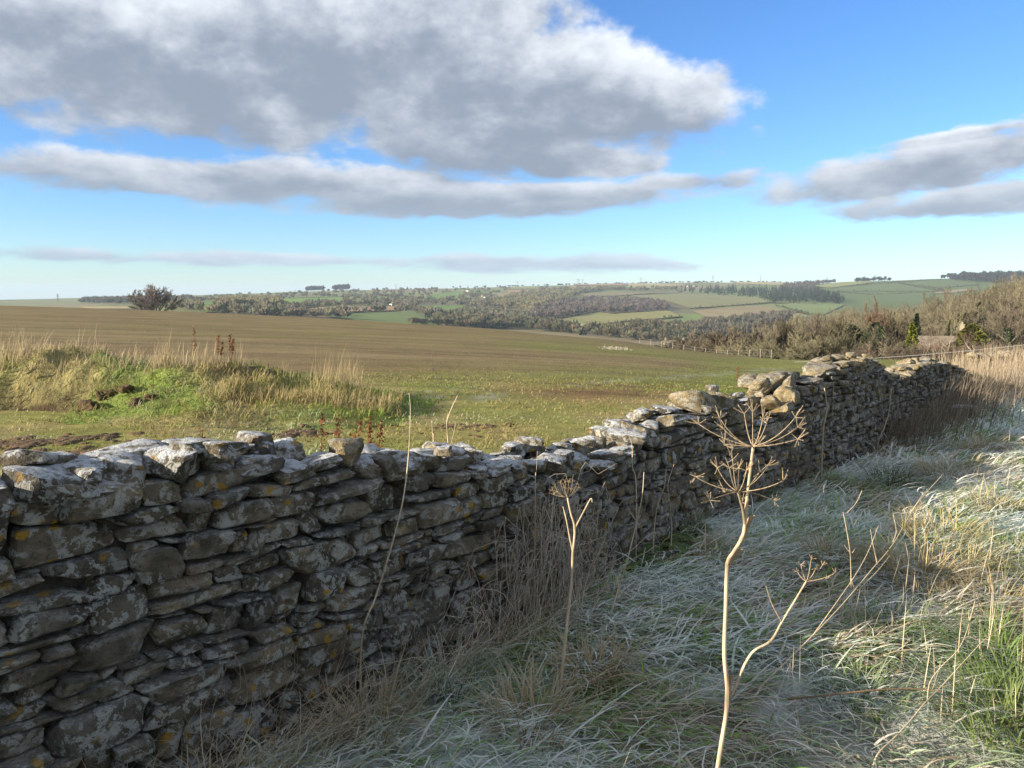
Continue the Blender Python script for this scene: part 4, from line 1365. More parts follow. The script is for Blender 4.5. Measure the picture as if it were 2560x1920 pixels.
for u, vt, Y in [(2250, 858, 60), (2290, 862, 58), (2340, 855, 66), (2400, 860, 57), (2470, 855, 60), (2520, 862, 52), (2230, 850, 70), (2150, 866, 56)]:
    place_tree('bush_brown', u, vt, Y, 'low reddish-brown scrub bush ' + {2250: 'left of the leftmost birch', 2290: 'at the foot of the leftmost birch', 2340: 'between the left and middle birches', 2400: 'just right of the middle birch', 2470: 'just right of the rightmost birch', 2520: 'at the right edge below the cable', 2230: 'below the yellow conifer', 2150: 'at the foot of the pale sapling'}[u], 'bare_bush', 'scrub below the birches', Y * 110 / F, .2, rt, 'bush')

# evergreens
def evergreen(u, v_top, Y, wd, col, label, seed, n=1500, blob=False):
    rs = np.random.RandomState(seed)
    x = float(ray(u, 800)[0]) * Y; zb = float(ground(x, Y)) - .3
    H = at(u, v_top, Y)[2] - zb
    root = empty('conifer_tree', (x, Y, zb)); tag(root, label, 'tree')
    a = Acc(); tube(a, [(0, 0, 0), (0, 0, H * .95)], [.14, .03], 6, True, np.array([[.06, .05, .035]])); a.build('trunk', M_TWIG, root)
    f = rs.uniform(.05, 1, n) ** .8; th = rs.uniform(0, 6.28, n)
    prof = np.sin(np.pi * np.clip(f, 0, 1) ** .8) ** .6 if blob else (1 - f) ** .75
    lob = fbm(np.cos(th) * 1.6 + f * 3, np.sin(th) * 1.6 + seed, seed=seed, octv=2)
    r = wd * .5 * prof * rs.uniform(.45, 1.1, n) * (1 + .75 * lob) + .05
    tip = np.stack([np.cos(th) * r, np.sin(th) * r, H * f - .12 * r], -1)
    sd = norm(rs.randn(n, 3)); ln = norm(np.stack([np.cos(th), np.sin(th), rs.uniform(-.4, .6, n)], -1))
    s_ = wd * rs.uniform(.02, .055, n)[:, None]
    V = np.stack([tip - ln * s_ * 1.8, tip + sd * s_, tip + ln * s_ * 1.4, tip - sd * s_], 1).reshape(-1, 3)
    b = Acc(); b.add(V, np.arange(4 * n).reshape(-1, 4), None, np.repeat(np.array(col)[None] * rs.uniform(.6, 1.4, (n, 1)), 4, 0))
    b.build('crown', M_TWIG, root, False)
evergreen(2292, 784, 92, 2.6, (.022, .035, .018), 'dark green fir standing tall behind the yellow conifer', 201)
evergreen(2281, 806, 84, 2.6, (.13, .15, .022), 'bright yellow-green conifer before the dark fir', 202)
evergreen(2375, 800, 90, 2.0, (.15, .16, .025), 'yellow-green conifer just left of the stone house', 203)
evergreen(2432, 811, 78, 3.2, (.10, .105, .025), 'rounded olive evergreen half hiding the stone house', 204, blob=True)
evergreen(2130, 812, 116, 4.4, (.030, .040, .020), 'dark ivy-covered evergreen left of the rust-topped tree', 205, blob=True)
evergreen(2190, 806, 112, 4.0, (.028, .042, .018), 'dark ivy-covered evergreen at the foot of the rust-topped tree', 206, blob=True)
evergreen(2445, 755, 128, 4.0, (.035, .048, .026), 'tall dull green conifer behind the chimneys', 207)

# ------------------------------------------------------------------ houses
def house_mats():
    a = plain_mat('cotswold_stone', (0.22, 0.19, 0.14), (0.30, 0.26, 0.19), 1.2, .9, 0.3, .02)
    b = plain_mat('stone_tile', (0.15, 0.13, 0.10), (0.23, 0.20, 0.155), 2.0, .9, 0.3, .02)
    c = plain_mat('whitewash', (0.74, 0.72, 0.66), (0.8, 0.78, 0.72), 1.0, .9, 0)
    d = plain_mat('window_dark', (0.02, 0.025, 0.03), (0.03, 0.035, 0.04), 1.0, .2, 0, spec=.5)
    return a, b, c, d
M_WALL, M_TILE, M_WHITE, M_PANE = house_mats()

def box(acc, c, s, rz=0.0):
    x, y, z = np.array(s) / 2
    V = np.array([(-x, -y, -z), (x, -y, -z), (x, y, -z), (-x, y, -z), (-x, -y, z), (x, -y, z), (x, y, z), (-x, y, z)])
    cs, sn = math.cos(rz), math.sin(rz)
    V = V @ np.array([[cs, sn, 0], [-sn, cs, 0], [0, 0, 1]]) + np.array(c)
    acc.add(V, [(0, 3, 2, 1), (4, 5, 6, 7), (0, 1, 5, 4), (1, 2, 6, 5), (2, 3, 7, 6), (3, 0, 4, 7)])

def house(pos, L, Wd, He, Hr, rz, label, wall=None, chim=1, name='cottage', group=None, rows=1, cols=2):
    root = empty(name, tuple(pos)); root.rotation_euler = (0, 0, rz)
    tag(root, label, 'house', group)
    a = Acc(); l, w = L / 2, Wd / 2
    V = [(-l, -w, -1.5), (l, -w, -1.5), (l, w, -1.5), (-l, w, -1.5), (-l, -w, He), (l, -w, He), (l, w, He), (-l, w, He), (-l, 0, He + Hr), (l, 0, He + Hr)]
    a.add(V, [(0, 1, 5, 4), (2, 3, 7, 6)], [(4, 5, 9), (4, 9, 8)] and None)
    a.add(V, None, [(1, 2, 6), (1, 6, 5), (5, 6, 9), (3, 0, 4), (3, 4, 7), (4, 8, 7)])
    a.build('wall', wall or M_WALL, root, False)
    r = Acc(); t = .25; ov = .35
    for sg in (-1, 1):
        e = np.array([(-l - ov, sg * (w + ov), He - ov * Hr / w), (l + ov, sg * (w + ov), He - ov * Hr / w), (l + ov, 0, He + Hr), (-l - ov, 0, He + Hr)], float)
        V = np.vstack([e + [0, 0, .04], e + [0, 0, t]])
        r.add(V, [(0, 1, 2, 3), (4, 7, 6, 5), (0, 4, 5, 1), (1, 5, 6, 2), (2, 6, 7, 3), (3, 7, 4, 0)])
    roof = r.build('roof', M_TILE, root, False)
    for k in range(chim):
        c = Acc(); xx = (-l + .5) if k == 0 else (l - .5 if k == 1 else 0)
        box(c, (xx, 0, He + Hr + .15), (.6, .55, 1.3)); box(c, (xx, 0, He + Hr + .84), (.72, .66, .1)); box(c, (xx, 0, He + Hr + 1.03), (.22, .22, .3))
        c.build('chimney', wall or M_WALL, roof, False)
    for rw in range(rows):
        for k in range(cols):
            wx = -l + L * (k + .75) / (cols + .5); wz = 1.3 + rw * 2.4
            f = Acc(); box(f, (wx, -w - .02, wz), (1.1, .14, 1.25)); fr = f.build('window', M_WHITE, root, False)
            for sx in (-1, 1):
                p = Acc(); box(p, (wx + sx * .26, -w - .085, wz), (.42, .04, 1.05)); p.build('pane', M_PANE, fr, False)
    d = Acc(); box(d, (l * .1, -w - .03, .95), (.95, .12, 2.0)); d.build('door', M_PANE, root, False)

def hpos(u, v, **k):
    return hit(u, v, **k)
q_ = float(ground(float(ray(2440, 800)[0]) * 112, 112.))
zr = at(2440, 806, 112)[2]
house((float(ray(2452, 800)[0]) * 112, 112, zr - 7.3), 6.5, 4.6, 3.2, 2.3, rad(-18), 'stone house with tiled roof and two chimneys among the birches', M_WALL, 2, 'stone_house')
house((float(ray(2405, 800)[0]) * 105, 105, at(2405, 811, 105)[2] - 5.3), 4.0, 3.6, 2.6, 1.9, rad(62), 'lower stone gable joined to the left of the chimneyed house', M_WALL, 1, 'stone_house')
house((float(ray(2345, 800)[0]) * 88, 88, at(2345, 845, 88)[2] - 3.4), 4.2, 3.4, 2.0, 1.4, rad(-10), 'low stone outhouse roof behind the leftmost birches', M_WALL, 0, 'stone_house')
VILLAGE = [(1461, 826, 9, M_WHITE, 1, 'white gabled cottage at the left end of the village'), (1478, 825, 8, M_WALL, 1, 'small stone cottage beside the white gable'), (1529, 833, 9, M_WALL, 1, 'bright cream gabled cottage in the middle of the village'), (1516, 827, 10, M_WALL, 2, 'stone cottage tucked behind the cream gable'),
           (1703, 817, 11, M_WALL, 2, 'long stone house at the upper right of the village'), (1687, 822, 9, M_WALL, 1, 'stone cottage below the long upper house'), (1764, 814, 12, M_WHITE, 1, 'pale mill building among the grey trees'), (1216, 744, 14, M_WHITE, 1, 'white house in the hamlet across the valley'),
           (1228, 742, 13, M_WALL, 2, 'dark-roofed house right of the white hamlet house'), (1208, 742, 11, M_WALL, 1, 'small house left of the white hamlet house'), (1157, 730, 13, M_WALL, 1, 'small pale farmhouse high on the far slope'), (1168, 729, 12, M_WHITE, 0, 'white barn beside the high farmhouse'),
           (1086, 782, 6, M_WHITE, 0, 'tiny white shed on the valley pasture'), (978, 764, 8, M_WHITE, 1, 'left white cottage at the corner of the tan field'), (986, 764, 8, M_WHITE, 1, 'right white cottage at the corner of the tan field'), (700, 749, 9, M_WHITE, 0, 'white house at the corner of the bright pasture'),
           (562, 748, 16, M_WHITE, 0, 'long white barn above the left copse'), (1722, 717, 16, M_WALL, 1, 'pale farmhouse near the skyline left of its barn'), (1738, 717, 18, M_WALL, 0, 'pale barn near the skyline')]
rv = random.Random(4)
for u, v, L, wm, ch, lb in VILLAGE:
    p = hpos(u, v)
    house(p, L, L * .62, 3.6, 3.0, rad(rv.uniform(-50, 50)), lb, wm, ch, 'cottage', None, 1, 2)
house(tuple(at(1687, 852, 250)[:2]) + (at(1687, 848, 250)[2] - 6.3,), 7, 5, 3.6, 2.2, rad(8), 'cream house with two chimneys just beyond the field crest', M_WALL, 2, 'cottage')

# ------------------------------------------------------------------ pylons
M_STEEL = plain_mat('galvanised_steel', (.22, .23, .24), (.28, .29, .30), .5, .6, 0)
def pylon(u, v_top, v_base, label):
    p = hit(u, v_base + 1)
    H = max((v_base - v_top) / F * p[1], 20) * 1.15
    root = empty('pylon', tuple(p)); tag(root, label, 'pylon', 'pylons along the skyline')
    t = .45
    for sx in (-1, 1):
        for sy in (-1, 1):
            a = Acc(); tube(a, [(sx * H * .06, sy * H * .06, -1), (sx * H * .02, sy * H * .02, H * .55), (sx * .4, sy * .4, H)], t, 4); a.build('leg', M_STEEL, root, False)
    a = Acc()
    for k in range(6):
        z0, z1 = H * k / 6.5, H * (k + 1) / 6.5
        h0, h1 = H * .06 * (1 - k / 7), H * .06 * (1 - (k + 1) / 7)
        for sy in (-1, 1):
            tube(a, [(-h0, sy * h0, z0), (h1, sy * h1, z1)], t * .5, 3); tube(a, [(h0, sy * h0, z0), (-h1, sy * h1, z1)], t * .5, 3)
    a.build('lattice', M_STEEL, root, False)
    for f, w in ((.62, .16), (.76, .20), (.9, .14)):
        a = Acc(); tube(a, [(-H * w, 0, H * f), (0, 0, H * f + 1.2), (H * w, 0, H * f)], t, 4); a.build('cross_arm', M_STEEL, root, False)
for u, vt, vb, lb in [(145, 740, 753, 'faint pylon at the far left above the ploughed crest'), (990, 711, 723, 'lone pylon on the skyline right of the humped copses'), (1294, 701, 713, 'pylon rising from the skyline trees left of the group of three'), (1443, 696, 709, 'left pylon of the close group of three'), (1447, 696, 709, 'middle pylon of the close group of three'),
                      (1456, 696, 709, 'right pylon of the close group of three'), (1602, 694, 707, 'lone pylon above the pale skyline stubble'), (1782, 690, 706, 'pylon above the brown hillside, left of the yellow skyline field'), (1901, 689, 704, 'pylon standing on the yellow skyline field'), (2068, 689, 702, 'rightmost pylon behind the brown hillside wood')]:
    pylon(u, vt, vb, lb)

# ------------------------------------------------------------------ fence along the edge of the field
M_POST = plain_mat('weathered_post', (.20, .17, .13), (.28, .24, .19), 8, .9, .3, .01)
fence = empty('wire_fence', tuple(at(1800, 870, 72))); tag(fence, 'post and wire fence along the sloping right edge of the ploughed field', 'fence')
fp = []
for u in np.linspace(1600, 1930, 13):
    Y = float(crest_y(u)) + 2.5; x = float(ray(u, 850)[0]) * Y
    fp.append((x, Y, float(ground(x, Y))))
fp = np.array(fp); fl = np.array(fence.location)
for p in fp:
    a = Acc(); tube(a, [p - fl + [0, 0, -.3], p - fl + [0, 0, .85]], .04, 6); a.build('post', M_POST, fence)
for h in (.3, .55, .8):
    a = Acc(); tube(a, fp - fl + [0, 0, h], .006, 4); a.build('wire', M_STEEL, fence)

# ------------------------------------------------------------------ the low cable over the end of the wall
a = Acc(); pA, pB = at(1985, 905, 30), at(2760, 838, 24)
cpts = np.array([pA * (1 - f) + pB * f - np.array([0, 0, .55 * f * (1 - f)]) for f in np.linspace(0, 1, 24)])
tube(a, cpts, .008, 5)
tag(a.build('cable', M_STEEL, None, True, origin=cpts[0]), 'thin pale cable strung across the right behind the walls', 'cable')

# ------------------------------------------------------------------ remains of wall far right
wall_rem = empty('dry_stone_wall', tuple(at(2500, 905, 23)))
tag(wall_rem, 'low broken end of stone wall in the dry grass at the right edge', 'wall', kind='thing')
rs = np.random.RandomState(91)
pr = np.array(wall_rem.location)
for k in range(70):
    u = rs.uniform(2430, 2700); Y = 22 + (u - 2480) * .012 + rs.uniform(-.25, .25)
    x = float(ray(u, 880)[0]) * Y; zg = float(ground(x, Y)); zt = at(u, 889, Y)[2]
    z = rs.uniform(zg, zt)
    U, Q = rocks(1, GRID_C, rs, (3, 6), 6, .12, .7)
    s_ = rs.uniform(.2, .42)
    mk_ = mk_mesh('stone', (U[0] * np.array([s_, s_ * .8, s_ * .45]) / 2 * 1.3) @ rotm(*rs.normal(0, .2, 3)).T, [Q], M_STONE_WARM, True)
    ob('stone', mk_, wall_rem, tuple(np.array([x, Y, z]) - pr))
# fallen stones in the grass
for u, v, s_, lb in [(2408, 1033, .16, 'white frosted stone fallen in the grass beside the dry weeds'), (2345, 992, .14, 'small pale stone lying at the wall foot among dry weeds')]:
    Y = 1.55 / math.tan(P + math.atan((v - 960) / F)); p = at(u, v, Y)
    U, Q = rocks(1, GRID_B, rs, (3, 6), 6, .12, .7)
    o = mk_at('fallen_stone', U[0] * np.array([s_, s_ * .8, s_ * .5]) + p + [0, 0, .03], [Q], M_STONE, p); tag(o, lb, 'stone')

# ------------------------------------------------------------------ earth mound on the headland
def mound_h(x, y):
    yc = 11.1 + 0.25 * np.sin(x * .9) + (x + 4) * -.06
    Hx = np.interp(x, [-12, -8.5, -7.2, -6.2, -5.0, -3.8, -3.0, -2.2, -1.4, -.5], [.68, .66, .64, .68, .60, .46, .33, .18, .05, -.05])
    s_ = np.where(y < yc, 1.35, 1.5)
    h = Hx * np.exp(-((np.abs(y - yc) / s_) ** 2.4))
    h = h * (1 + .34 * fbm(x * 1.3, y * 1.3, seed=81, octv=3)) + .16 * Hx * fbm(x * 3.2, y * 3.2, seed=82, octv=3) * np.exp(-((np.abs(y - yc) / 1.6) ** 4))
    # scraped hollow at the left
    h -= .55 * np.exp(-(((x + 6.9) / .95) ** 2 + ((y - 10.2) / .6) ** 2))
    return h
mx, my = np.meshgrid(np.linspace(-12, .2, 210), np.linspace(7.6, 14.0, 120))
mh = mound_h(mx, my); mz = base_height(mx, my) + mh
MV = np.stack([mx, my, mz - .02], -1).reshape(-1, 3)
i, j = np.meshgrid(np.arange(119), np.arange(209), indexing='ij')
MQ = np.stack([i * 210 + j, i * 210 + j + 1, (i + 1) * 210 + j + 1, (i + 1) * 210 + j], -1).reshape(-1, 4)
keep = mh.reshape(-1)[MQ].max(1) > .025
MQ = MQ[keep]
dark = sstep(fbm(MV[:, 0] * 1.6, MV[:, 1] * 1.6, seed=84, octv=3), .05, .35)
hollow = np.exp(-(((MV[:, 0] + 6.7) / .85) ** 2 + ((MV[:, 1] - 10.1) / .5) ** 2))
mc = mixc((0.16, 0.22, 0.05), (0.26, 0.23, 0.10), sstep(fbm(MV[:, 0] * .9, MV[:, 1] * 1.2, seed=85), -.3, .3))
mc = mixc(mc, (0.055, 0.036, 0.022), np.clip(dark * .5 + hollow * 1.2, 0, 1))
idx, inv = np.unique(MQ.ravel(), return_inverse=True)
o = mk('earth_mound', MV[idx], inv.reshape(-1, 4), M_MOUND, None, True, mc[idx])
tag(o, kind='structure')
def field_z(x, y):
    return ground(x, y) + np.maximum(mound_h(x, y), 0) * ((x > -12) & (x < .2) & (y > 7.6) & (y < 14))
# dug clods
rs = np.random.RandomState(92)
for (u, v, Y, s_, lb) in [(262, 925, 10.3, .20, 'large dark clod of dug earth on the mound, left of its neighbour'), (315, 918, 10.3, .22, 'tallest dark clod of dug earth on the mound'), (215, 952, 10.0, .24, 'broad clod of earth at the lip of the scraped hollow'), (335, 950, 10.0, .16, 'small dark clod below the tallest one'), (372, 943, 10.1, .14, 'dark clod half hidden in grass on the right flank')]:
    p = at(u, v, Y); p[2] = float(field_z(p[0], p[1])) + .03
    U, Q = rocks(1, GRID_D, rs, (2, 3), 4, .75, .7)
    o = mk_at('earth_clod', U[0] * np.array([s_ * 1.1, s_, s_ * .75]) * .42 + p - [0, 0, .03], [Q], M_MOUND, p, None, True, np.repeat(np.array([[.12, .085, .05]]), len(U[0]), 0))
    tag(o, lb, 'clod', 'clods dug out of the mound')
# churned ruts: lumps of mud
M_MUD = plain_mat('churned_mud', (.07, .045, .028), (.15, .10, .06), 14, .9, .6, .03)
def ruts(px, n_, label, spread=.12, size=.12, col=None):
    acc = Acc(); n = n_ * 2
    g_ = [at(u, v, 1.55 / math.tan(P + math.atan((v - 960) / F))) for u, v in px]
    g_ = np.array(g_)
    U, Q = rocks(n, GRID_C, rs, (2, 3.5), 5, .3, .7)
    f = np.linspace(0, len(g_) - 1, n)
    for k in range(n):
        i0 = min(int(f[k]), len(g_) - 2); t_ = f[k] - i0
        p = g_[i0] * (1 - t_) + g_[i0 + 1] * t_ + np.append(rs.normal(0, spread, 2) * (1 + (rs.rand() < .25) * 2.5), 0)
        p[2] = float(field_z(np.array(p[0]), np.array(p[1])))
        s_ = size * rs.uniform(.25, 1.0)
        acc.add(U[k] * np.array([s_ * 1.2, s_ * .8, s_ * .32]) @ rotm(0, 0, rs.uniform(0, 6)).T + p, Q)
    tag(acc.build('mud_rut', M_MUD), label, 'mud', None, 'stuff')
ruts([(0, 1108), (60, 1104), (140, 1098), (215, 1090), (270, 1086)], 90, 'upper churned tyre rut in the grass at left', .07, .085)
ruts([(30, 1148), (130, 1138), (220, 1130), (330, 1118)], 80, 'lower churned tyre rut just behind the wall at left', .08, .09)
ruts([(700, 1080), (740, 1076), (790, 1078)], 34, 'patch of churned mud behind the wall near the dock stems', .08, .07)
ruts([(1100, 1060), (1180, 1052), (1240, 1054)], 40, 'thin scrape of bare mud in the headland grass', .10, .05)

# ------------------------------------------------------------------ grass
STRAW = np.array((.54, .44, .28)); PSTRAW = np.array((.68, .60, .46)); GRN = np.array((.13, .26, .05)); LGRN = np.array((.27, .42, .07)); RIME = np.array((.88, .93, .95)); BROWNG = np.array((.33, .245, .15))
rg = np.random.RandomState(101)

def verge_points(n, y0, y1, umax=2700, wmin=0.03, pw=1.0):
    out = []
    tot = 0
    while tot < n:
        y = y0 * (y1 / y0) ** rg.rand(n * 2)
        x = rg.uniform(-1.2, .78, n * 2) * y
        t, w = wall_tw(x, y)
        ok = (w - bow(t) > wmin)
        out.append(np.stack([x[ok], y[ok]], -1)); tot += ok.sum()
    return np.concatenate(out)[:n]

def lay(x, y):
    return rad(-35) + 2.4 * fbm(x * .8, y * .8, seed=111, octv=3) + 1.1 * fbm(x * 3.1, y * 3.1, seed=112, octv=2)

def mat_grass(acc, n, y0, y1, wd, ln, K):
    xy = verge_points(n, y0, y1); x, y = xy[:, 0], xy[:, 1]
    fr = frost_amt(x, y)
    zg = ground(x, y)
    gmix = sstep(fbm(x * 1.1, y * 1.1, seed=121, octv=3) + .25 * rg.randn(n), -.25, .4)
    t, w = wall_tw(x, y)
    gmix = np.clip(.15 + gmix * .75, 0, 1)
    isg = rg.rand(n) < gmix + .12
    near = np.exp(-((y - 1.3) / 1.3) ** 2)
    isg &= ~(rg.rand(n) < .5 * near)
    base = np.where(isg[:, None], mixc(GRN, LGRN, rg.rand(n)), mixc(mixc(STRAW, BROWNG, rg.rand(n) * .8), PSTRAW, rg.rand(n) * .6))
    pch = sstep(fbm(x * 2.6, y * 2.6, seed=181, octv=4), -.5, .18)
    fa = np.clip(fr * np.where(rg.rand(n) < .10 + .75 * pch, rg.uniform(.8, 1.3, n), rg.uniform(.0, .3, n)), 0, .95)
    c0 = mixc(base * .85, RIME, fa * .5); c1 = mixc(base, RIME, fa)
    L = ln * np.where(rg.rand(n) < .2, rg.uniform(1.1, 1.9, n), rg.uniform(.4, 1.0, n)); L = np.where(isg, L * .85, L)
    ang = lay(x, y) + rg.normal(0, .75, n)
    a0 = rg.uniform(.6, 1.42, n); a1 = rg.uniform(1.4, 1.9, n)
    b = np.stack([x, y, zg + rg.uniform(-.01, .05, n) * (rg.rand(n) < .7)], -1)
    blades(acc, b, ang, L, wd * rg.uniform(.5, 1.7, n), a0, a1, c0, c1, K, curl=rg.normal(0, .8, n), twist=rg.normal(0, .5, n))

acc = Acc()
mat_grass(acc, 40000, .8, 3.2, .0066, .15, 4)
mat_grass(acc, 36000, 3.0, 7.5, .0098, .15, 4)
mat_grass(acc, 20000, 7.0, 24.0, .02, .16, 3)
tag(acc.build('frosted_grass', M_GRASS), 'flattened frosted grass and straw covering the verge in front of the wall', 'grass', None, 'stuff')

# tussocks and upright dead stems
def tussock(acc, x, y, n, L, r, col, wd, frost=.2, a0m=.35, a1m=1.6):
    th = rg.uniform(0, 2 * math.pi, n); rr = r * np.sqrt(rg.rand(n))
    bx, by = x + rr * np.cos(th), y + rr * np.sin(th)
    b = np.stack([bx, by, ground(bx, by) - .01], -1)
    base = np.array(col)[None] * rg.uniform(.75, 1.3, (n, 1))
    fa = np.clip(frost * rg.uniform(0, 1.6, n), 0, .9)
    blades(acc, b, th + rg.normal(0, .5, n), L * rg.uniform(.6, 1.3, n), wd, rg.normal(a0m, .2, n), rg.normal(a1m, .35, n), base * .8, mixc(base, RIME, fa), 5, curl=rg.normal(0, .4, n))

acc = Acc()
def gpt(u, v):
    Y = 1.55 / math.tan(P + math.atan((v - 960) / F)); p = at(u, v, Y); return p[0], p[1]
TUS = [(1480, 1720, 220, .26, .12, (.40, .30, .16), .15), (1980, 1140, 200, .2, .16, (.20, .19, .05), .05), (2130, 1215, 120, .16, .1, (.22, .2, .05), .1), (2230, 1195, 240, .2, .2, (.10, .13, .04), .2), (2370, 1300, 160, .2, .12, (.16, .24, .05), .15), (2300, 1480, 300, .3, .2, (.46, .37, .2), .05),
       (2340, 1360, 260, .3, .2, (.5, .42, .22), .05), (2470, 1280, 260, .22, .18, (.5, .42, .22), .1), (2500, 1700, 320, .28, .18, (.16, .26, .05), .1), (2480, 1560, 200, .26, .2, (.40, .33, .17), .1), (2540, 1440, 220, .25, .2, (.40, .36, .16), .1), (2450, 1120, 200, .24, .25, (.46, .37, .2), .1), (2380, 1180, 200, .26, .25, (.42, .34, .2), .1),
       (1880, 1230, 160, .2, .15, (.12, .17, .06), .3), (1700, 1330, 200, .22, .15, (.13, .2, .07), .5), (2080, 1420, 200, .25, .16, (.36, .27, .15), .2), (2240, 1620, 200, .24, .16, (.15, .2, .06), .3), (1250, 1560, 160, .22, .12, (.11, .2, .07), .5), (1120, 1750, 160, .25, .12, (.11, .2, .08), .5), (2400, 1450, 200, .25, .16, (.42, .36, .18), .1), (2530, 1850, 300, .25, .2, (.18, .24, .06), .1), (2150, 1780, 160, .2, .15, (.13, .2, .05), .3), (1330, 1850, 200, .24, .14, (.42, .32, .18), .2), (930, 1850, 200, .26, .14, (.40, .31, .18), .2)]
for u, v, n, L, r, c, fz in TUS:
    x, y = gpt(u, v)
    tussock(acc, x, y, n, L, r, c, .0035 + .0007 * y, fz)
tag(acc.build('grass_tussocks', M_GRASS), 'arching tussocks of straw and green grass on the verge', 'grass', None, 'stuff')

acc = Acc()
n = 1000
xy = verge_points(n, 1.6, 11.0); x, y = xy[:, 0], xy[:, 1]
t, w = wall_tw(x, y)
ok = (w > 1.1) & (fbm(x * .9, y * .9, seed=131, octv=3) > -.02); x, y, w = x[ok], y[ok], w[ok]; n = len(x)
blades(acc, np.stack([x, y, ground(x, y)], -1), rg.uniform(0, 6.28, n), rg.uniform(.12, .34, n), .003 + .0006 * y, rg.uniform(0, .35, n), rg.uniform(0, .6, n), STRAW * .9, PSTRAW * 1.1, 3)
tag(acc.build('dead_stems', M_GRASS), 'upright dead straw stems sticking out of the verge grass', 'grass', None, 'stuff')

# tall dead weeds along the far wall and at the end of the path
acc = Acc()
n = 5000
tt = rg.uniform(6.6, 14.5, n); ww = np.abs(rg.normal(.12, .38, n)) * (.35 + .65 * sstep(tt, 6.6, 8.4)) + .02
p = wp(tt, ww, np.zeros(n)); zg = ground(p[:, 0], p[:, 1])
hgt = (np.interp(tt, [6.6, 7.6, 9, 11, 14.5], [.2, .45, .62, .62, .55])) * rg.uniform(.3, 1.15, n) * (.45 + .75 * sstep(fbm(tt * 2.2, ww * 2, seed=173, octv=3), -.4, .4))
cw_ = mixc(np.array((.13, .105, .082)), np.array((.42, .34, .235)), rg.rand(n) ** 1.8)
blades(acc, np.stack([p[:, 0], p[:, 1], zg], -1), rad(-10) + rg.normal(0, .7, n), hgt, rg.uniform(.003, .009, n), rg.uniform(0, .35, n), rg.uniform(.15, 1.0, n), cw_ * .8, cw_ * 1.15, 3)
tag(acc.build('dead_weeds', M_GRASS), 'tall brown dead weeds crowding the far length of wall', 'weeds', None, 'stuff')
acc = Acc()
n = 11000
u = rg.uniform(2250, 2780, n); Y = rg.uniform(11.5, 30, n)
x = (u - 1280) / F * Y * 1.0; zg = ground(x, Y)
cw_ = mixc(np.array((.30, .235, .165)), np.array((.47, .385, .28)), rg.rand(n))
tq, wq = wall_tw(x, Y); okk = (wq - bow(tq) > -2.5) & (tq > 10.5); x, Y, zg, cw_ = x[okk], Y[okk], zg[okk], cw_[okk]; n = len(x)
cl_ = .25 + 1.0 * sstep(fbm(x * 1.1, Y * .6, seed=171, octv=3), -.35, .45)
blades(acc, np.stack([x, Y, zg], -1), rg.uniform(0, 6.28, n), rg.uniform(.2, .75, n) * cl_, .012, rg.uniform(0, .25, n), rg.uniform(.1, .8, n), cw_ * .85, cw_ * 1.1, 3)
tag(acc.build('dry_grass', M_GRASS), 'pale dry grass standing beyond the end of the wall', 'grass', None, 'stuff')

# headland grass behind the wall
def behind_points(n, y0, y1):
    out = []; tot = 0
    while tot < n:
        y = y0 * (y1 / y0) ** rg.rand(n * 2); x = rg.uniform(-.74, .62, n * 2) * y
        t, w = wall_tw(x, y); ok = w < -.5
        out.append(np.stack([x[ok], y[ok]], -1)); tot += ok.sum()
    return np.concatenate(out)[:n]
acc = Acc()
n = 66000
xy = np.concatenate([behind_points(46000, 5.0, 17.0), behind_points(20000, 3.0, 8.5)]); x, y = xy[:, 0], xy[:, 1]
zz = field_z(x, y); mhh = np.maximum(mound_h(x, y), 0) * ((x > -12) & (x < .2) & (y > 7.6) & (y < 14))
u_, v_ = project(x, y, zz)
bare = np.exp(-(((u_ - 1480) / 220.) ** 2 + ((v_ - 985) / 22.) ** 2)) + hollow_ if False else np.exp(-(((u_ - 1480) / 220.) ** 2 + ((v_ - 985) / 22.) ** 2)) + np.exp(-(((x + 6.7) / .8) ** 2 + ((y - 10.1) / .45) ** 2))
okk = (rg.rand(n) > bare * .8) & (fbm(x * 1.4, y * 2.2, seed=141, octv=3) + .25 * rg.randn(n) > -.28)
x, y, zz, mhh = x[okk], y[okk], zz[okk], mhh[okk]; n = len(x)
gm = sstep(fbm(x * .7, y * .9, seed=143, octv=3) + .2 * rg.randn(n) + .25 * (mhh > .06), -.3, .45)
lg = np.where(mhh > .06, rg.uniform(.06, .17, n), rg.uniform(.025, .07, n))
cg = mixc(mixc(np.array((.40, .32, .15)), np.array((.32, .27, .10)), rg.rand(n)), mixc(np.array((.16, .23, .04)), np.array((.23, .32, .055)), rg.rand(n)), gm)
fr = sstep(fbm(x * .9, y * .9, seed=145, octv=3), .0, .35) * .7 * rg.rand(n) * (1 - .8 * sstep(y, 9.5, 12.5))
blades(acc, np.stack([x, y, zz - .01], -1), rg.uniform(0, 6.28, n), lg, .004 + .0013 * y * rg.uniform(.6, 1.2, n), rg.uniform(.0, .7, n), rg.uniform(.6, 1.7, n), cg * .8, mixc(cg, RIME, fr), 3)
tag(acc.build('headland_grass', M_GRASS), 'short green and straw grass of the headland and mound behind the wall', 'grass', None, 'stuff')
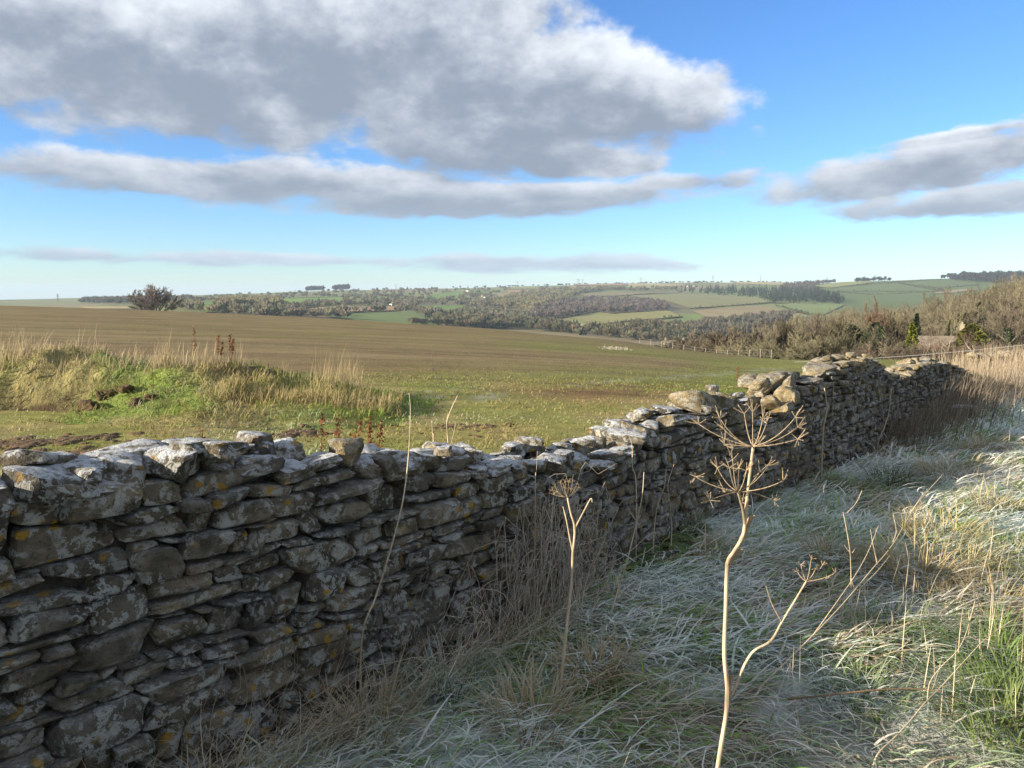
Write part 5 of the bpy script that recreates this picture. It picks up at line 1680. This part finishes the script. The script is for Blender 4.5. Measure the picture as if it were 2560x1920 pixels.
# seedling rows further out in the field
acc = Acc()
n = 36000
y = 14 * (70 / 14.) ** rg.rand(n); x = rg.uniform(-.5, .66, n) * y
t, w = wall_tw(x, y); ok = (w < -.6); x, y = x[ok], y[ok]
row = np.round((y * .97 - x * .1) / .32) * .32; y = (row + x * .1) / .97 + rg.normal(0, .03, len(x))
zz = ground(x, y); u_, v_ = project(x, y, zz)
gsel = rg.rand(len(x)) < np.clip(.15 + .75 * sstep(v_, 885, 950) * sstep(u_, 600, 1150) + .4 * fbm(x * .15, y * .3, seed=151), .03, 1)
x, y, zz = x[gsel], y[gsel], zz[gsel]; n = len(x)
cg = mixc(np.array((.18, .22, .05)), np.array((.25, .29, .07)), rg.rand(n))
blades(acc, np.stack([x, y, zz - .005], -1), rg.uniform(0, 6.28, n), rg.uniform(.025, .05, n), .006 + .0011 * y, rg.uniform(.2, .7, n), rg.uniform(.8, 1.5, n), cg * .95, cg, 2)
tag(acc.build('crop_seedlings', M_GRASS), 'rows of green winter crop seedlings in the ploughed field', 'crop', None, 'stuff')

# tall dead grass on the mound
def dead_on_mound(name, n, u0, u1, Y0, Y1, h0, h1, label, col0=(.40, .32, .19), col1=(.54, .45, .29), wd=.010, lean=.5):
    u = rg.uniform(u0, u1, n) ; Y = rg.uniform(Y0, Y1, n)
    x = (u - 1280) / F * Y * 1.0
    z = field_z(x, Y)
    c = mixc(np.array(col0), np.array(col1), rg.rand(n))
    clump = .3 + .75 * sstep(fbm(x * 2.6, Y * .9, seed=163, octv=3), -.35, .45)
    acc = Acc()
    blades(acc, np.stack([x, Y, z - .02], -1), rg.normal(.3, 1.2, n), rg.uniform(h0, h1, n) * clump, wd * rg.uniform(.5, 1.3, n), rg.uniform(0, .3, n), rg.uniform(.05, lean * 2, n), c * .85, c, 4)
    tag(acc.build(name, M_GRASS), label, 'grass', None, 'stuff')
dead_on_mound('dead_grass', 1300, -60, 430, 10.9, 12.2, .15, .62, 'pale dead grass crowning the left of the mound', lean=.6)
dead_on_mound('dead_grass', 500, 380, 620, 10.8, 11.8, .12, .5, 'thinner dead grass on the middle of the mound')
dead_on_mound('dead_grass', 600, 700, 930, 11.0, 12.6, .25, .75, 'feathery dead grass at the right end of the mound', (.38, .30, .17), (.52, .42, .25), .007, .35)
dead_on_mound('matted_grass', 2400, 480, 1000, 9.9, 11.0, .10, .26, 'matted straw grass on the front of the mound', (.38, .30, .14), (.50, .42, .22), .010, .95)

# pale bleached straw patch out in the field
acc = Acc(); n = 200
u = rg.normal(1535, 18, n); Y = rg.uniform(42, 45, n); x = (u - 1280) / F * Y; z = ground(x, Y)
blades(acc, np.stack([x, Y, z], -1), rg.uniform(0, 6.28, n), rg.uniform(.15, .4, n), .05, rg.uniform(.5, 1.2, n), rg.uniform(1, 1.7, n), np.array((.5, .45, .34)), np.array((.62, .57, .45)), 2)
tag(acc.build('bleached_straw', M_GRASS), 'pale bleached straw patch alone in the ploughed field', 'straw', None, 'stuff')

# ------------------------------------------------------------------ dead umbellifers and stalks
HOG0 = np.array((.36, .285, .19)); HOG1 = np.array((.47, .39, .275))
def stalk_col(n, dark=1.0):
    return None
def px_path(pts):
    return np.array([at(u, v, Y) for u, v, Y in pts])
def smooth_path(pts, k=5):
    pts = np.asarray(pts, float); n = len(pts)
    x = np.linspace(0, n - 1, (n - 1) * k + 1)
    out = []
    for xx in x:
        i = min(int(xx), n - 2); t = xx - i
        p0, p1, p2, p3 = pts[max(i - 1, 0)], pts[i], pts[i + 1], pts[min(i + 2, n - 1)]
        out.append(.5 * ((2 * p1) + (-p0 + p2) * t + (2 * p0 - 5 * p1 + 4 * p2 - p3) * t * t + (-p0 + 3 * p1 - 3 * p2 + p3) * t ** 3))
    return np.array(out)
def stick(name, pts, r0, r1, parent, col, sides=7, knots=(), rib=0.0):
    sp = smooth_path(pts)
    n = len(sp)
    rr = np.linspace(r0, r1, n)
    for k in knots:
        rr = rr * (1 + .35 * np.exp(-((np.arange(n) - k * 5) / .8) ** 2))
    jit = np.random.RandomState(int(abs(sp[0, 0]) * 1e4) % 9999)
    cc_ = np.array(col)[None] * np.repeat(1 + .16 * np.interp(np.arange(n), np.arange(0, n + 6, 3), jit.randn(len(np.arange(0, n + 6, 3))))[:, None], sides, 0).clip(.6, 1.35)
    for k in knots:
        cc_ = cc_ * np.repeat(1 - .4 * np.exp(-((np.arange(n) - k * 5) / 1.2) ** 2)[:, None], sides, 0)
    cc_ = np.vstack([cc_, cc_[:1], cc_[-1:]])
    a = Acc(); tube(a, sp - np.array(parent.location), rr, sides, True, cc_, rib)
    return a.build(name, M_STALK, parent)

def umbel(parent, center, ends, rr0, seed, up_=np.array([0, 0, 1.0]), fr=.022, npd=8, name='umbel'):
    rs = np.random.RandomState(seed)
    pl = np.array(parent.location)
    o = empty('umbel', tuple(center - pl)); o.parent = parent
    a = Acc()
    for e in ends:
        v = e - center
        hz = v - up_ * v.dot(up_)
        c1 = center + hz * .55 + up_ * v.dot(up_) * .18
        f = np.linspace(0, 1, 9)[:, None]
        pts = (1 - f) ** 2 * center + 2 * f * (1 - f) * c1 + f ** 2 * e
        tube(a, pts - center, np.linspace(rr0, rr0 * .6, 9), 5, True, (HOG0 * .95)[None])
    D.objects.remove(o)
    um = a.build(name, M_STALK, parent, True, origin=center - pl) if False else None
    V = np.concatenate(a.V); Qs = np.concatenate(a.Q); Ts = np.concatenate(a.T); Cs = np.concatenate(a.C)
    um = ob(name, mk_mesh(name, V, [Qs, Ts], M_STALK, True, Cs), parent, tuple(center - pl))
    for e in ends:
        b = Acc(); ax = norm((e - center) * .5 + up_ * np.linalg.norm(e - center) * .6)
        for q in range(npd):
            d = norm(ax * .75 + rs.randn(3) * .95)
            L = fr * rs.uniform(.55, 1.2)
            f = np.linspace(0, 1, 4)[:, None]
            pts = d * L * f + ax * .15 * L * f ** 2
            tube(b, pts, np.linspace(.00055, .0004, 4), 4, False, HOG0[None])
            b_r = .0011
            tube(b, [pts[-1] - d * .0005, pts[-1] + d * .0022], [b_r, b_r * .5], 4, True, (HOG0 * .75)[None])
        V = np.concatenate(b.V); fs = [np.concatenate(b.Q)] + ([np.concatenate(b.T)] if b.T else [])
        ob('umbellet', mk_mesh('umbellet', V, fs, M_STALK, True, np.concatenate(b.C)), um, tuple(e - center))
    return um

rsu = np.random.RandomState(303)
def ends_from(px, Y, dep):
    return [at(u, v, Y + rsu.uniform(-dep, dep)) for u, v in px]
HY = 1.45
z8 = lambda L: [(1500 + x / 3.77, 860 + y / 3.77) for x, y in L]
r3 = lambda L: [(1700 + x * .5545, 1000 + y * .5545) for x, y in L]
r2 = lambda L: [(900 + x / 1.803, 1000 + y / 1.803) for x, y in L]
hog = empty('hogweed', (at(1790, 1900, HY)[0], HY, 0.0))
tag(hog, 'tall dead hogweed with two wide skeletal umbels in the foreground', 'plant')
gz = float(ground(np.array(hog.location.x), np.array(HY)))
mst = np.vstack([[hog.location.x - .02, HY + .02, gz - .02], [at(1786, 2000, HY + .01)], px_path([(u, v, HY) for u, v in [(1800, 1880), (1819, 1749), (1811, 1638), (1814, 1527), (1819, 1412), (1833, 1382), (1855, 1345), (1862, 1310), (1868, 1240), (1883, 1118)]])])
stick('stem', mst, .0047, .0027, hog, HOG1, 14, (3, 6, 8), .07)
for kn, ln_, an_ in ((3, .05, .3), (6, .035, -.5), (8, .045, .2)):      # withered leaf sheaths clasping the joints
    p0_ = mst[kn]; d_ = norm(mst[kn + 1] - mst[kn])
    f_ = np.linspace(0, 1, 6); w_ = .0055 * (1 + 1.1 * f_) * (1 - .55 * f_ ** 3)
    sd_ = np.array([math.cos(an_), math.sin(an_) * .4, 0]); A_ = Acc()
    rows_ = []
    for q in range(6):
        c_ = p0_ + d_ * ln_ * f_[q] + sd_ * (.006 + .010 * f_[q] ** 2)
        t_ = norm(np.cross(d_, sd_)); rows_ += [c_ - t_ * w_[q] - sd_ * .006, c_ + sd_ * .002, c_ + t_ * w_[q] - sd_ * .006]
    Qs_ = [(3 * q + k, 3 * q + k + 1, 3 * q + k + 4, 3 * q + k + 3) for q in range(5) for k in range(2)]
    A_.add(np.array(rows_) - np.array(hog.location), Qs_, None, (HOG0 * .8)[None]); A_.build('leaf_sheath', M_STALK, hog)
umbel(hog, at(1883, 1116, HY), ends_from(z8([(925, 750), (1130, 700), (1170, 942), (1360, 655), (1440, 640), (1535, 700), (1842, 690), (1862, 785), (1865, 895), (1570, 745), (1170, 805), (1250, 985), (1505, 930)]), HY, .045), .00115, 1, fr=.018)
u2c = at(1845, 1229, HY - .02)
stick('side_stem', np.vstack([[at(1862, 1312, HY)], [at(1857, 1275, HY - .005)], [u2c]]), .0030, .0024, hog, HOG0 * .8, 7)
umbel(hog, u2c, ends_from(z8([(900, 1250), (1105, 1165), (1250, 1085), (1220, 1165), (1310, 1165), (1585, 1150), (1505, 1205), (1725, 1290), (1642, 1478), (1035, 1472), (1180, 1400), (1340, 1495), (1380, 1195)]), HY - .02, .04), .0011, 2, fr=.018)
b3 = px_path([(u, v, HY + .01) for u, v in [(1820, 1745), (1836, 1722), (1860, 1665), (1885, 1627), (1927, 1602), (1955, 1554), (1985, 1505), (2016, 1453)]])
stick('side_stem', b3, .0032, .0018, hog, HOG1 * .95, 7, (4,))
umbel(hog, b3[-1], ends_from(r3([(545, 742), (592, 715), (612, 760), (642, 745), (700, 780), (530, 775), (662, 808)]), HY + .01, .02), .0011, 3, fr=.008, npd=5)
stick('side_stem', px_path([(1955, 1556, HY + .01), (1930, 1510, HY), (1915, 1465, HY)]), .0013, .0008, hog, HOG0, 5)

hog2 = empty('hogweed', tuple(gpt(1399, 1790)) + (0.0,)); h2y = hog2.location.y
tag(hog2, 'smaller dead hogweed with one tight cupped umbel before the wall', 'plant')
p2 = px_path([(u, v, h2y) for u, v in r2([(885, 1480), (915, 1180), (940, 950), (955, 800), (960, 690), (968, 580), (950, 510), (935, 440)])])
stick('stem', p2, .0062, .0026, hog2, HOG1 * .9, 12, (4, 5), .07)
stick('side_stem', px_path([(u, v, h2y) for u, v in r2([(968, 580), (1005, 510), (1040, 445), (1047, 462)])]), .0032, .0022, hog2, HOG1 * .95, 6)
stick('side_stem', px_path([(u, v, h2y) for u, v in r2([(960, 690), (945, 620), (930, 540), (915, 480)])]), .0030, .0018, hog2, HOG1 * .95, 6)
umbel(hog2, p2[-1], ends_from(r2([(868, 405), (880, 390), (905, 375), (925, 372), (940, 368), (958, 374), (975, 385), (985, 395), (890, 415), (955, 400), (920, 395), (870, 425), (905, 430)]), h2y, .04), .0011, 4, fr=.012, npd=7)

STALKS = [
    (r2([(1000, 868), (1040, 770), (1080, 680), (1165, 485)]), 3.1, .0035, 'straight leaning dead stalk right of the small hogweed', []),
    (r2([(1125, 985), (1165, 850), (1205, 720), (1245, 560), (1272, 430), (1280, 325)]), 3.15, .0038, 'tall forked dead stalk with short side twigs before the dark wall', [[(1245, 545), (1215, 500), (1202, 470)], [(1247, 530), (1268, 522)]]),
    (r2([(1320, 690), (1328, 560), (1345, 460), (1372, 390), (1380, 310)]), 4.1, .004, 'left of two wavy dead stalks leaning against the bulging wall', []),
    (r2([(1402, 660), (1405, 560), (1395, 450), (1388, 380), (1416, 288)]), 4.2, .0035, 'right of two wavy dead stalks leaning against the bulging wall', []),
    (r2([(10, 1060), (70, 890), (130, 700), (190, 470), (218, 260), (228, 60), (222, -30)]), 2.72, .0042, 'long arching dead grass stem crossing the near wall to the field', []),
    (r2([(800, 230), (795, 330), (790, 400)]), 3.3, .0025, 'short thin stem standing against the sagging wall top', []),
    (r2([(1190, 110), (1225, 200), (1228, 300), (1245, 390)]), 4.2, .003, 'thin pale stem before the large rounded block', []),
    ([(2061, 970), (2067, 1022), (2058, 1075), (2054, 1164)], 6.7, .010, 'stout pale dead stalk against the far wall', [[(2066, 1024), (2074, 1016)]]),
    ([(2228, 971), (2222, 1030), (2210, 1070), (2196, 1103)], 7.9, .008, 'slender dead stalk before the tall brown weeds', []),
    ([(2085, 955), (2081, 1030), (2079, 1090), (2083, 1135)], 7.0, .005, 'thin grey stem just right of the stout stalk', []),
    (r2([(398, 250), (395, 160), (392, 100), (412, 40), (440, -20)]), 4.3, .005, 'dark bent dock stem rising behind the wall', [[(400, 240), (425, 140), (430, 95)], [(392, 100), (396, 60)]]),
    (r2([(332, 215), (328, 150), (325, 100)]), 4.3, .006, 'short cut pale stalk just behind the wall', []),
    (r3([(775, 995), (772, 850), (768, 700), (752, 590), (735, 505)]), 2.75, .0032, 'upright dead stem with curled side twigs in the frosted grass', [[(770, 690), (752, 670), (742, 655)], [(770, 800), (800, 910), (815, 1040)], [(776, 690), (798, 660)]]),
    (r3([(605, 530), (640, 460), (650, 380)]), 3.6, .003, 'short kinked dead stem behind the hogweed branch', []),
    (r3([(655, 615), (720, 540), (790, 470), (820, 408)]), 3.4, .0028, 'thin slanting dead stem in the middle of the verge', []),
]
for px, Y, r, lb, brs in STALKS:
    lo_ = max(px, key=lambda q: q[1])
    Yg = 1.47 / math.tan(P + math.atan((lo_[1] - 960) / F))
    pg = at(lo_[0], lo_[1], Yg); tg_, wg_ = wall_tw(pg[0], pg[1])
    if wg_ > .03 and lo_[1] > 1080: Y = Yg
    pts = np.array([at(u, v, Y + .03 * math.sin(k * 1.7)) for k, (u, v) in enumerate(px)])
    if pts[0, 2] > pts[-1, 2]: pts = pts[::-1]
    ft = pts[0] + (pts[0] - pts[1]) * np.array([.3, .3, 0]); ft[2] = float(field_z(ft[0], ft[1])) - .02
    if pts[0, 2] - ft[2] > .02: pts = np.vstack([ft, pts])
    low = pts[np.argmin(pts[:, 2])]
    root = empty('dead_stalk', tuple(low)); tag(root, lb, 'plant')
    stick('stem', pts if pts[0, 2] < pts[-1, 2] else pts[::-1], r, r * .45, root, HOG1 * rsu.uniform(.8, 1.0), 6)
    for b_ in brs:
        bb = r2(b_) if px[0][0] < 1700 and b_[0][0] < 1700 and (px[0][0] < 1690) else (r3(b_) if b_[0][0] < 1700 else b_)
        stick('twig', np.array([at(u, v, Y) for u, v in bb]), r * .55, r * .3, root, HOG1 * .85, 5)

def twiggy(main, Y0, Y1, r, branches, label, col):
    n = len(main)
    pts = np.array([at(u, v, Y0 + (Y1 - Y0) * k / (n - 1)) for k, (u, v) in enumerate(main)])
    ft = pts[0] + (pts[0] - pts[1]) * .4; ft[2] = float(ground(ft[0], ft[1])) - .02
    pts = np.vstack([ft, pts])
    root = empty('dead_weed', tuple(pts[0])); tag(root, label, 'plant')
    stick('stem', pts, r, r * .35, root, col, 6)
    for b_, ya, yb in branches:
        m_ = len(b_)
        stick('branch', np.array([at(u, v, ya + (yb - ya) * k / max(m_ - 1, 1)) for k, (u, v) in enumerate(b_)]), r * .6, r * .25, root, col * .95, 5)
twiggy(r3([(370, 1290), (520, 1140), (650, 1010), (760, 890), (860, 770), (960, 650), (1060, 480), (1190, 330)]), 2.78, 3.7, .0040,
       [(r3([(600, 1060), (700, 920), (790, 790), (850, 680), (895, 565)]), 2.98, 3.2), (r3([(960, 640), (975, 590), (960, 515)]), 3.43, 3.5), (r3([(800, 860), (900, 760), (975, 660)]), 3.22, 3.4), (r3([(1040, 510), (1085, 440), (1110, 410)]), 3.55, 3.6), (r3([(890, 740), (870, 650), (858, 580)]), 3.32, 3.35)],
       'long thin branching dead weed slanting up through the frosted grass', HOG1 * .9)
twiggy(r3([(890, 1600), (960, 1530), (1030, 1455), (1100, 1370), (1170, 1300), (1270, 1190), (1380, 1075), (1510, 985)]), 2.32, 2.75, .0036,
       [(r3([(1115, 1350), (1128, 1270), (1180, 1200), (1250, 1130), (1290, 1050), (1330, 905)]), 2.5, 2.62), (r3([(1170, 1300), (1240, 1275), (1330, 1243)]), 2.57, 2.6), (r3([(1265, 1192), (1320, 1185), (1385, 1165)]), 2.63, 2.68), (r3([(1255, 1140), (1262, 1050), (1275, 940)]), 2.55, 2.58), (r3([(1300, 1060), (1305, 1000), (1300, 955)]), 2.58, 2.6)],
       'spiny branching dead weed at the lower right', HOG1 * .95)
pts = np.array([np.append(np.array(gpt(u, v)), 0) for u, v in [(1966, 1826), (2060, 1818), (2171, 1815), (2271, 1812), (2354, 1823)]]); pts[:, 2] = ground(pts[:, 0], pts[:, 1]) + .10
root = empty('fallen_stick', tuple(pts[0])); tag(root, 'dark thin stick lying across the frosted grass', 'stick')
stick('stem', pts, .004, .0025, root, np.array((.16, .11, .07)), 6)

# docks: rust-brown seed heads
M_DOCK = attr_mat('dock_seed', 60, .3, .9)
def dock(u, v0, v1, Y, label, seed, nst=2):
    rs = np.random.RandomState(seed)
    base = at(u, v0, Y); base[2] = min(base[2], float(field_z(np.array(base[0]), np.array(Y))) + .0)
    top = at(u, v1, Y)
    root = empty('dock_plant', tuple(base)); tag(root, label, 'plant', 'rust-brown docks')
    for s in range(nst):
        off_ = np.array([rs.normal(0, .05), rs.normal(0, .05), 0]) * s
        tp_ = top + off_ * 2.5 + np.array([0, 0, -.08 * s])
        mid = (base + tp_) / 2 + np.array([rs.normal(0, .015), 0, 0])
        stick('stem', np.array([base + off_, mid, tp_]), .005, .002, root, np.array((.17, .07, .04)), 5)
        a = Acc()
        for k in range(90):
            f = rs.uniform(.45, 1.0); p = (base + off_) * (1 - f) + tp_ * f - base + rs.normal(0, .016, 3) * (1.25 - f * .6)
            s_ = rs.uniform(.005, .011)
            a.add(p + rs.randn(4, 3) * s_, [[0, 1, 2, 3]], None, np.array((.20, .075, .035))[None] * rs.uniform(.6, 1.3))
        a.build('seed_head', M_DOCK, root, False)
for k, (u, v0, v1, Y, lb, ns) in enumerate([(500, 1135, 1070, 4.6, 'small rust-brown dock nearest the left of the wall top', 1), (805, 1110, 1040, 5.4, 'short rust-brown dock left of the forked one', 1), (845, 1105, 1035, 5.4, 'stoutest rust-brown dock behind the yellow-lichened block', 2), (925, 1105, 1040, 5.6, 'slim forked rust-brown dock behind the wall', 3),
                                   (545, 880, 838, 11.2, 'left of two rusty docks on the mound', 2), (575, 890, 835, 11.2, 'right of two rusty docks on the mound', 2), (485, 870, 818, 11.2, 'rusty dock with a tall spike on the mound', 1), (1880, 985, 940, 8.6, 'rust-red dock behind the wall gap', 3), (1845, 930, 918, 17, 'far small dock standing in the green crop', 1)]):
    dock(u, v0, v1, Y, lb, 400 + k, ns)

# dead climbing tangle at the foot of the wall
acc = Acc(); M = 160
rs = np.random.RandomState(313)
t0 = rs.normal(1.35, .34, M); K = 9
P0 = np.zeros((M, K, 3))
tcur = t0.copy(); wcur = np.abs(rs.normal(.06, .08, M)) + .02; zcur = rs.uniform(.0, .12, M)
an = rs.normal(1.2, .6, M); hmax = .62 * np.exp(-((t0 - 1.35) / .42) ** 2) * rs.uniform(.3, 1.05, M) + .06
dt = rs.normal(0, .035, M)
for k in range(K):
    f = k / (K - 1)
    zz_ = zcur + hmax * np.sin(f * math.pi * rs.uniform(.5, .95, M)) ** .9
    P0[:, k] = wp(tcur, wcur + .02 * np.sin(f * 7 + t0 * 40), zz_)
    tcur = tcur + dt + rs.normal(0, .018, M); wcur = np.maximum(wcur + rs.normal(.012, .02, M), .012)
cc = mixc(np.array((.26, .225, .18)), np.array((.52, .45, .36)), rs.rand(M))
curves_mesh(acc, P0, np.full(M, .0019), np.full(M, .001), 3, cc)
tag(acc.build('dead_vine_tangle', M_STALK), 'tangle of thin dead climbing stems against the wall foot', 'vines', None, 'stuff')
acc = Acc(); M = 160
t0 = rs.uniform(-.3, 5.5, M); wv = rs.uniform(.01, .05, M); Lh = rs.uniform(.15, .55, M)
P0 = np.stack([wp(t0 + .04 * np.sin(k * .9 + t0 * 30) + rs.normal(0, .004, M), wv, .03 + Lh * k / 7) for k in range(8)], 1)
curves_mesh(acc, P0, np.full(M, .0015), np.full(M, .0007), 3, np.array((.26, .20, .14)))
tag(acc.build('dead_wisps', M_STALK), 'single thin dead wisps clinging up the shaded wall face', 'vines', None, 'stuff')
# long straw flopping out at the near wall foot
acc = Acc(); n = 900
t0 = rg.uniform(-.6, 1.6, n); w0 = np.abs(rg.normal(.08, .1, n)) + .02
p = wp(t0, w0, np.zeros(n)); p[:, 2] = ground(p[:, 0], p[:, 1])
c_ = mixc(STRAW, PSTRAW, rg.rand(n))
blades(acc, p, rad(-40) + rg.normal(0, .9, n), rg.uniform(.18, .45, n), .0038, rg.uniform(.1, .7, n), rg.uniform(.8, 1.9, n), c_ * .85, mixc(c_, RIME, .25 * rg.rand(n)), 6, curl=rg.normal(0, .9, n))
tag(acc.build('flopped_straw', M_GRASS), 'long flopped straw lying against the near foot of the wall', 'grass', None, 'stuff')

# ferns at the wall foot
M_FERN = attr_mat('fern_leaf', 40, .3, .7, transl=.3)
def fern(t, w, L, n, label, seed):
    rs = np.random.RandomState(seed)
    base = wp(np.array(t), np.array(w), np.array(.02)); base[2] = float(ground(base[0], base[1]))
    root = empty('fern', tuple(base)); tag(root, label, 'fern', 'ferns at the wall foot')
    for k in range(n):
        th = rad(-40) + rs.uniform(-1.5, 1.5); a = Acc()
        f = np.linspace(0, 1, 14)
        el_ = 1.2 - 1.7 * f
        d = np.stack([np.cos(th) * np.cos(el_), np.sin(th) * np.cos(el_), np.sin(el_)], -1) * (L * rs.uniform(.7, 1.1) / 14)
        pts = np.cumsum(d, 0)
        tube(a, pts, .0012, 3, False, np.array([[.08, .11, .04]]))
        sd = np.array([-math.sin(th), math.cos(th), 0])
        for q in range(2, 14):
            for sg in (-1, 1):
                ll = L * .26 * math.sin(math.pi * (q / 14.) ** .8) + .008
                tip = pts[q] + sd * sg * ll + d[q] * 1.2 + [0, 0, -.25 * ll]
                a.add([pts[q] - d[q] * .45, tip, pts[q] + d[q] * .45, pts[q] + sd * sg * ll * .5 - d[q] * .6], [[0, 3, 1, 2]], None, np.array([[.12, .16, .06]]) * rs.uniform(.6, 1.2))
        a.build('frond', M_FERN, root, False)
fern(2.35, .06, .22, 9, 'left fern of three green ones at the wall foot', 1); fern(2.75, .06, .26, 10, 'biggest middle fern at the foot of the wall', 2); fern(3.2, .05, .18, 7, 'right and smallest fern at the wall foot', 3)

# tell look-alikes of the wood apart by their place from left to right
same = {}
for o in C.objects:
    if o.parent is None and o.get('label') and o.get('group') and o.type == 'EMPTY':
        same.setdefault(o['label'], []).append(o)
ORD = ['first', 'second', 'third', 'fourth', 'fifth', 'sixth', 'seventh', 'eighth']
for lb, os_ in same.items():
    if len(os_) > 1:
        os_.sort(key=lambda o: o.location.x / o.location.y)
        for k, o in enumerate(os_):
            o['label'] = lb + ', ' + (('left one', 'right one')[k] if len(os_) == 2 else ORD[min(k, 7)] + ' from left')

# ------------------------------------------------------------------ haze
M_HAZE, gh = new_mat('haze')
pv = gh.n('ShaderNodeVolumePrincipled')
pv.inputs['Color'].default_value = (0.62, 0.80, 1.0, 1)
pv.inputs['Density'].default_value = 0.00008
pv.inputs['Anisotropy'].default_value = 0.0
pv.inputs['Density Attribute'].default_value = ''
pv.inputs['Color Attribute'].default_value = ''
pv.inputs['Temperature Attribute'].default_value = ''
oo = gh.n('ShaderNodeOutputMaterial')
gh.nt.links.new(pv.outputs[0], oo.inputs['Volume'])
a = Acc(); box(a, (0, 0, -15), (36000, 36000, 330)); hz_ = a.build('haze', M_HAZE, None, False)
tag(hz_, 'thin blue winter haze over the valley and hills', 'haze', None, 'stuff')
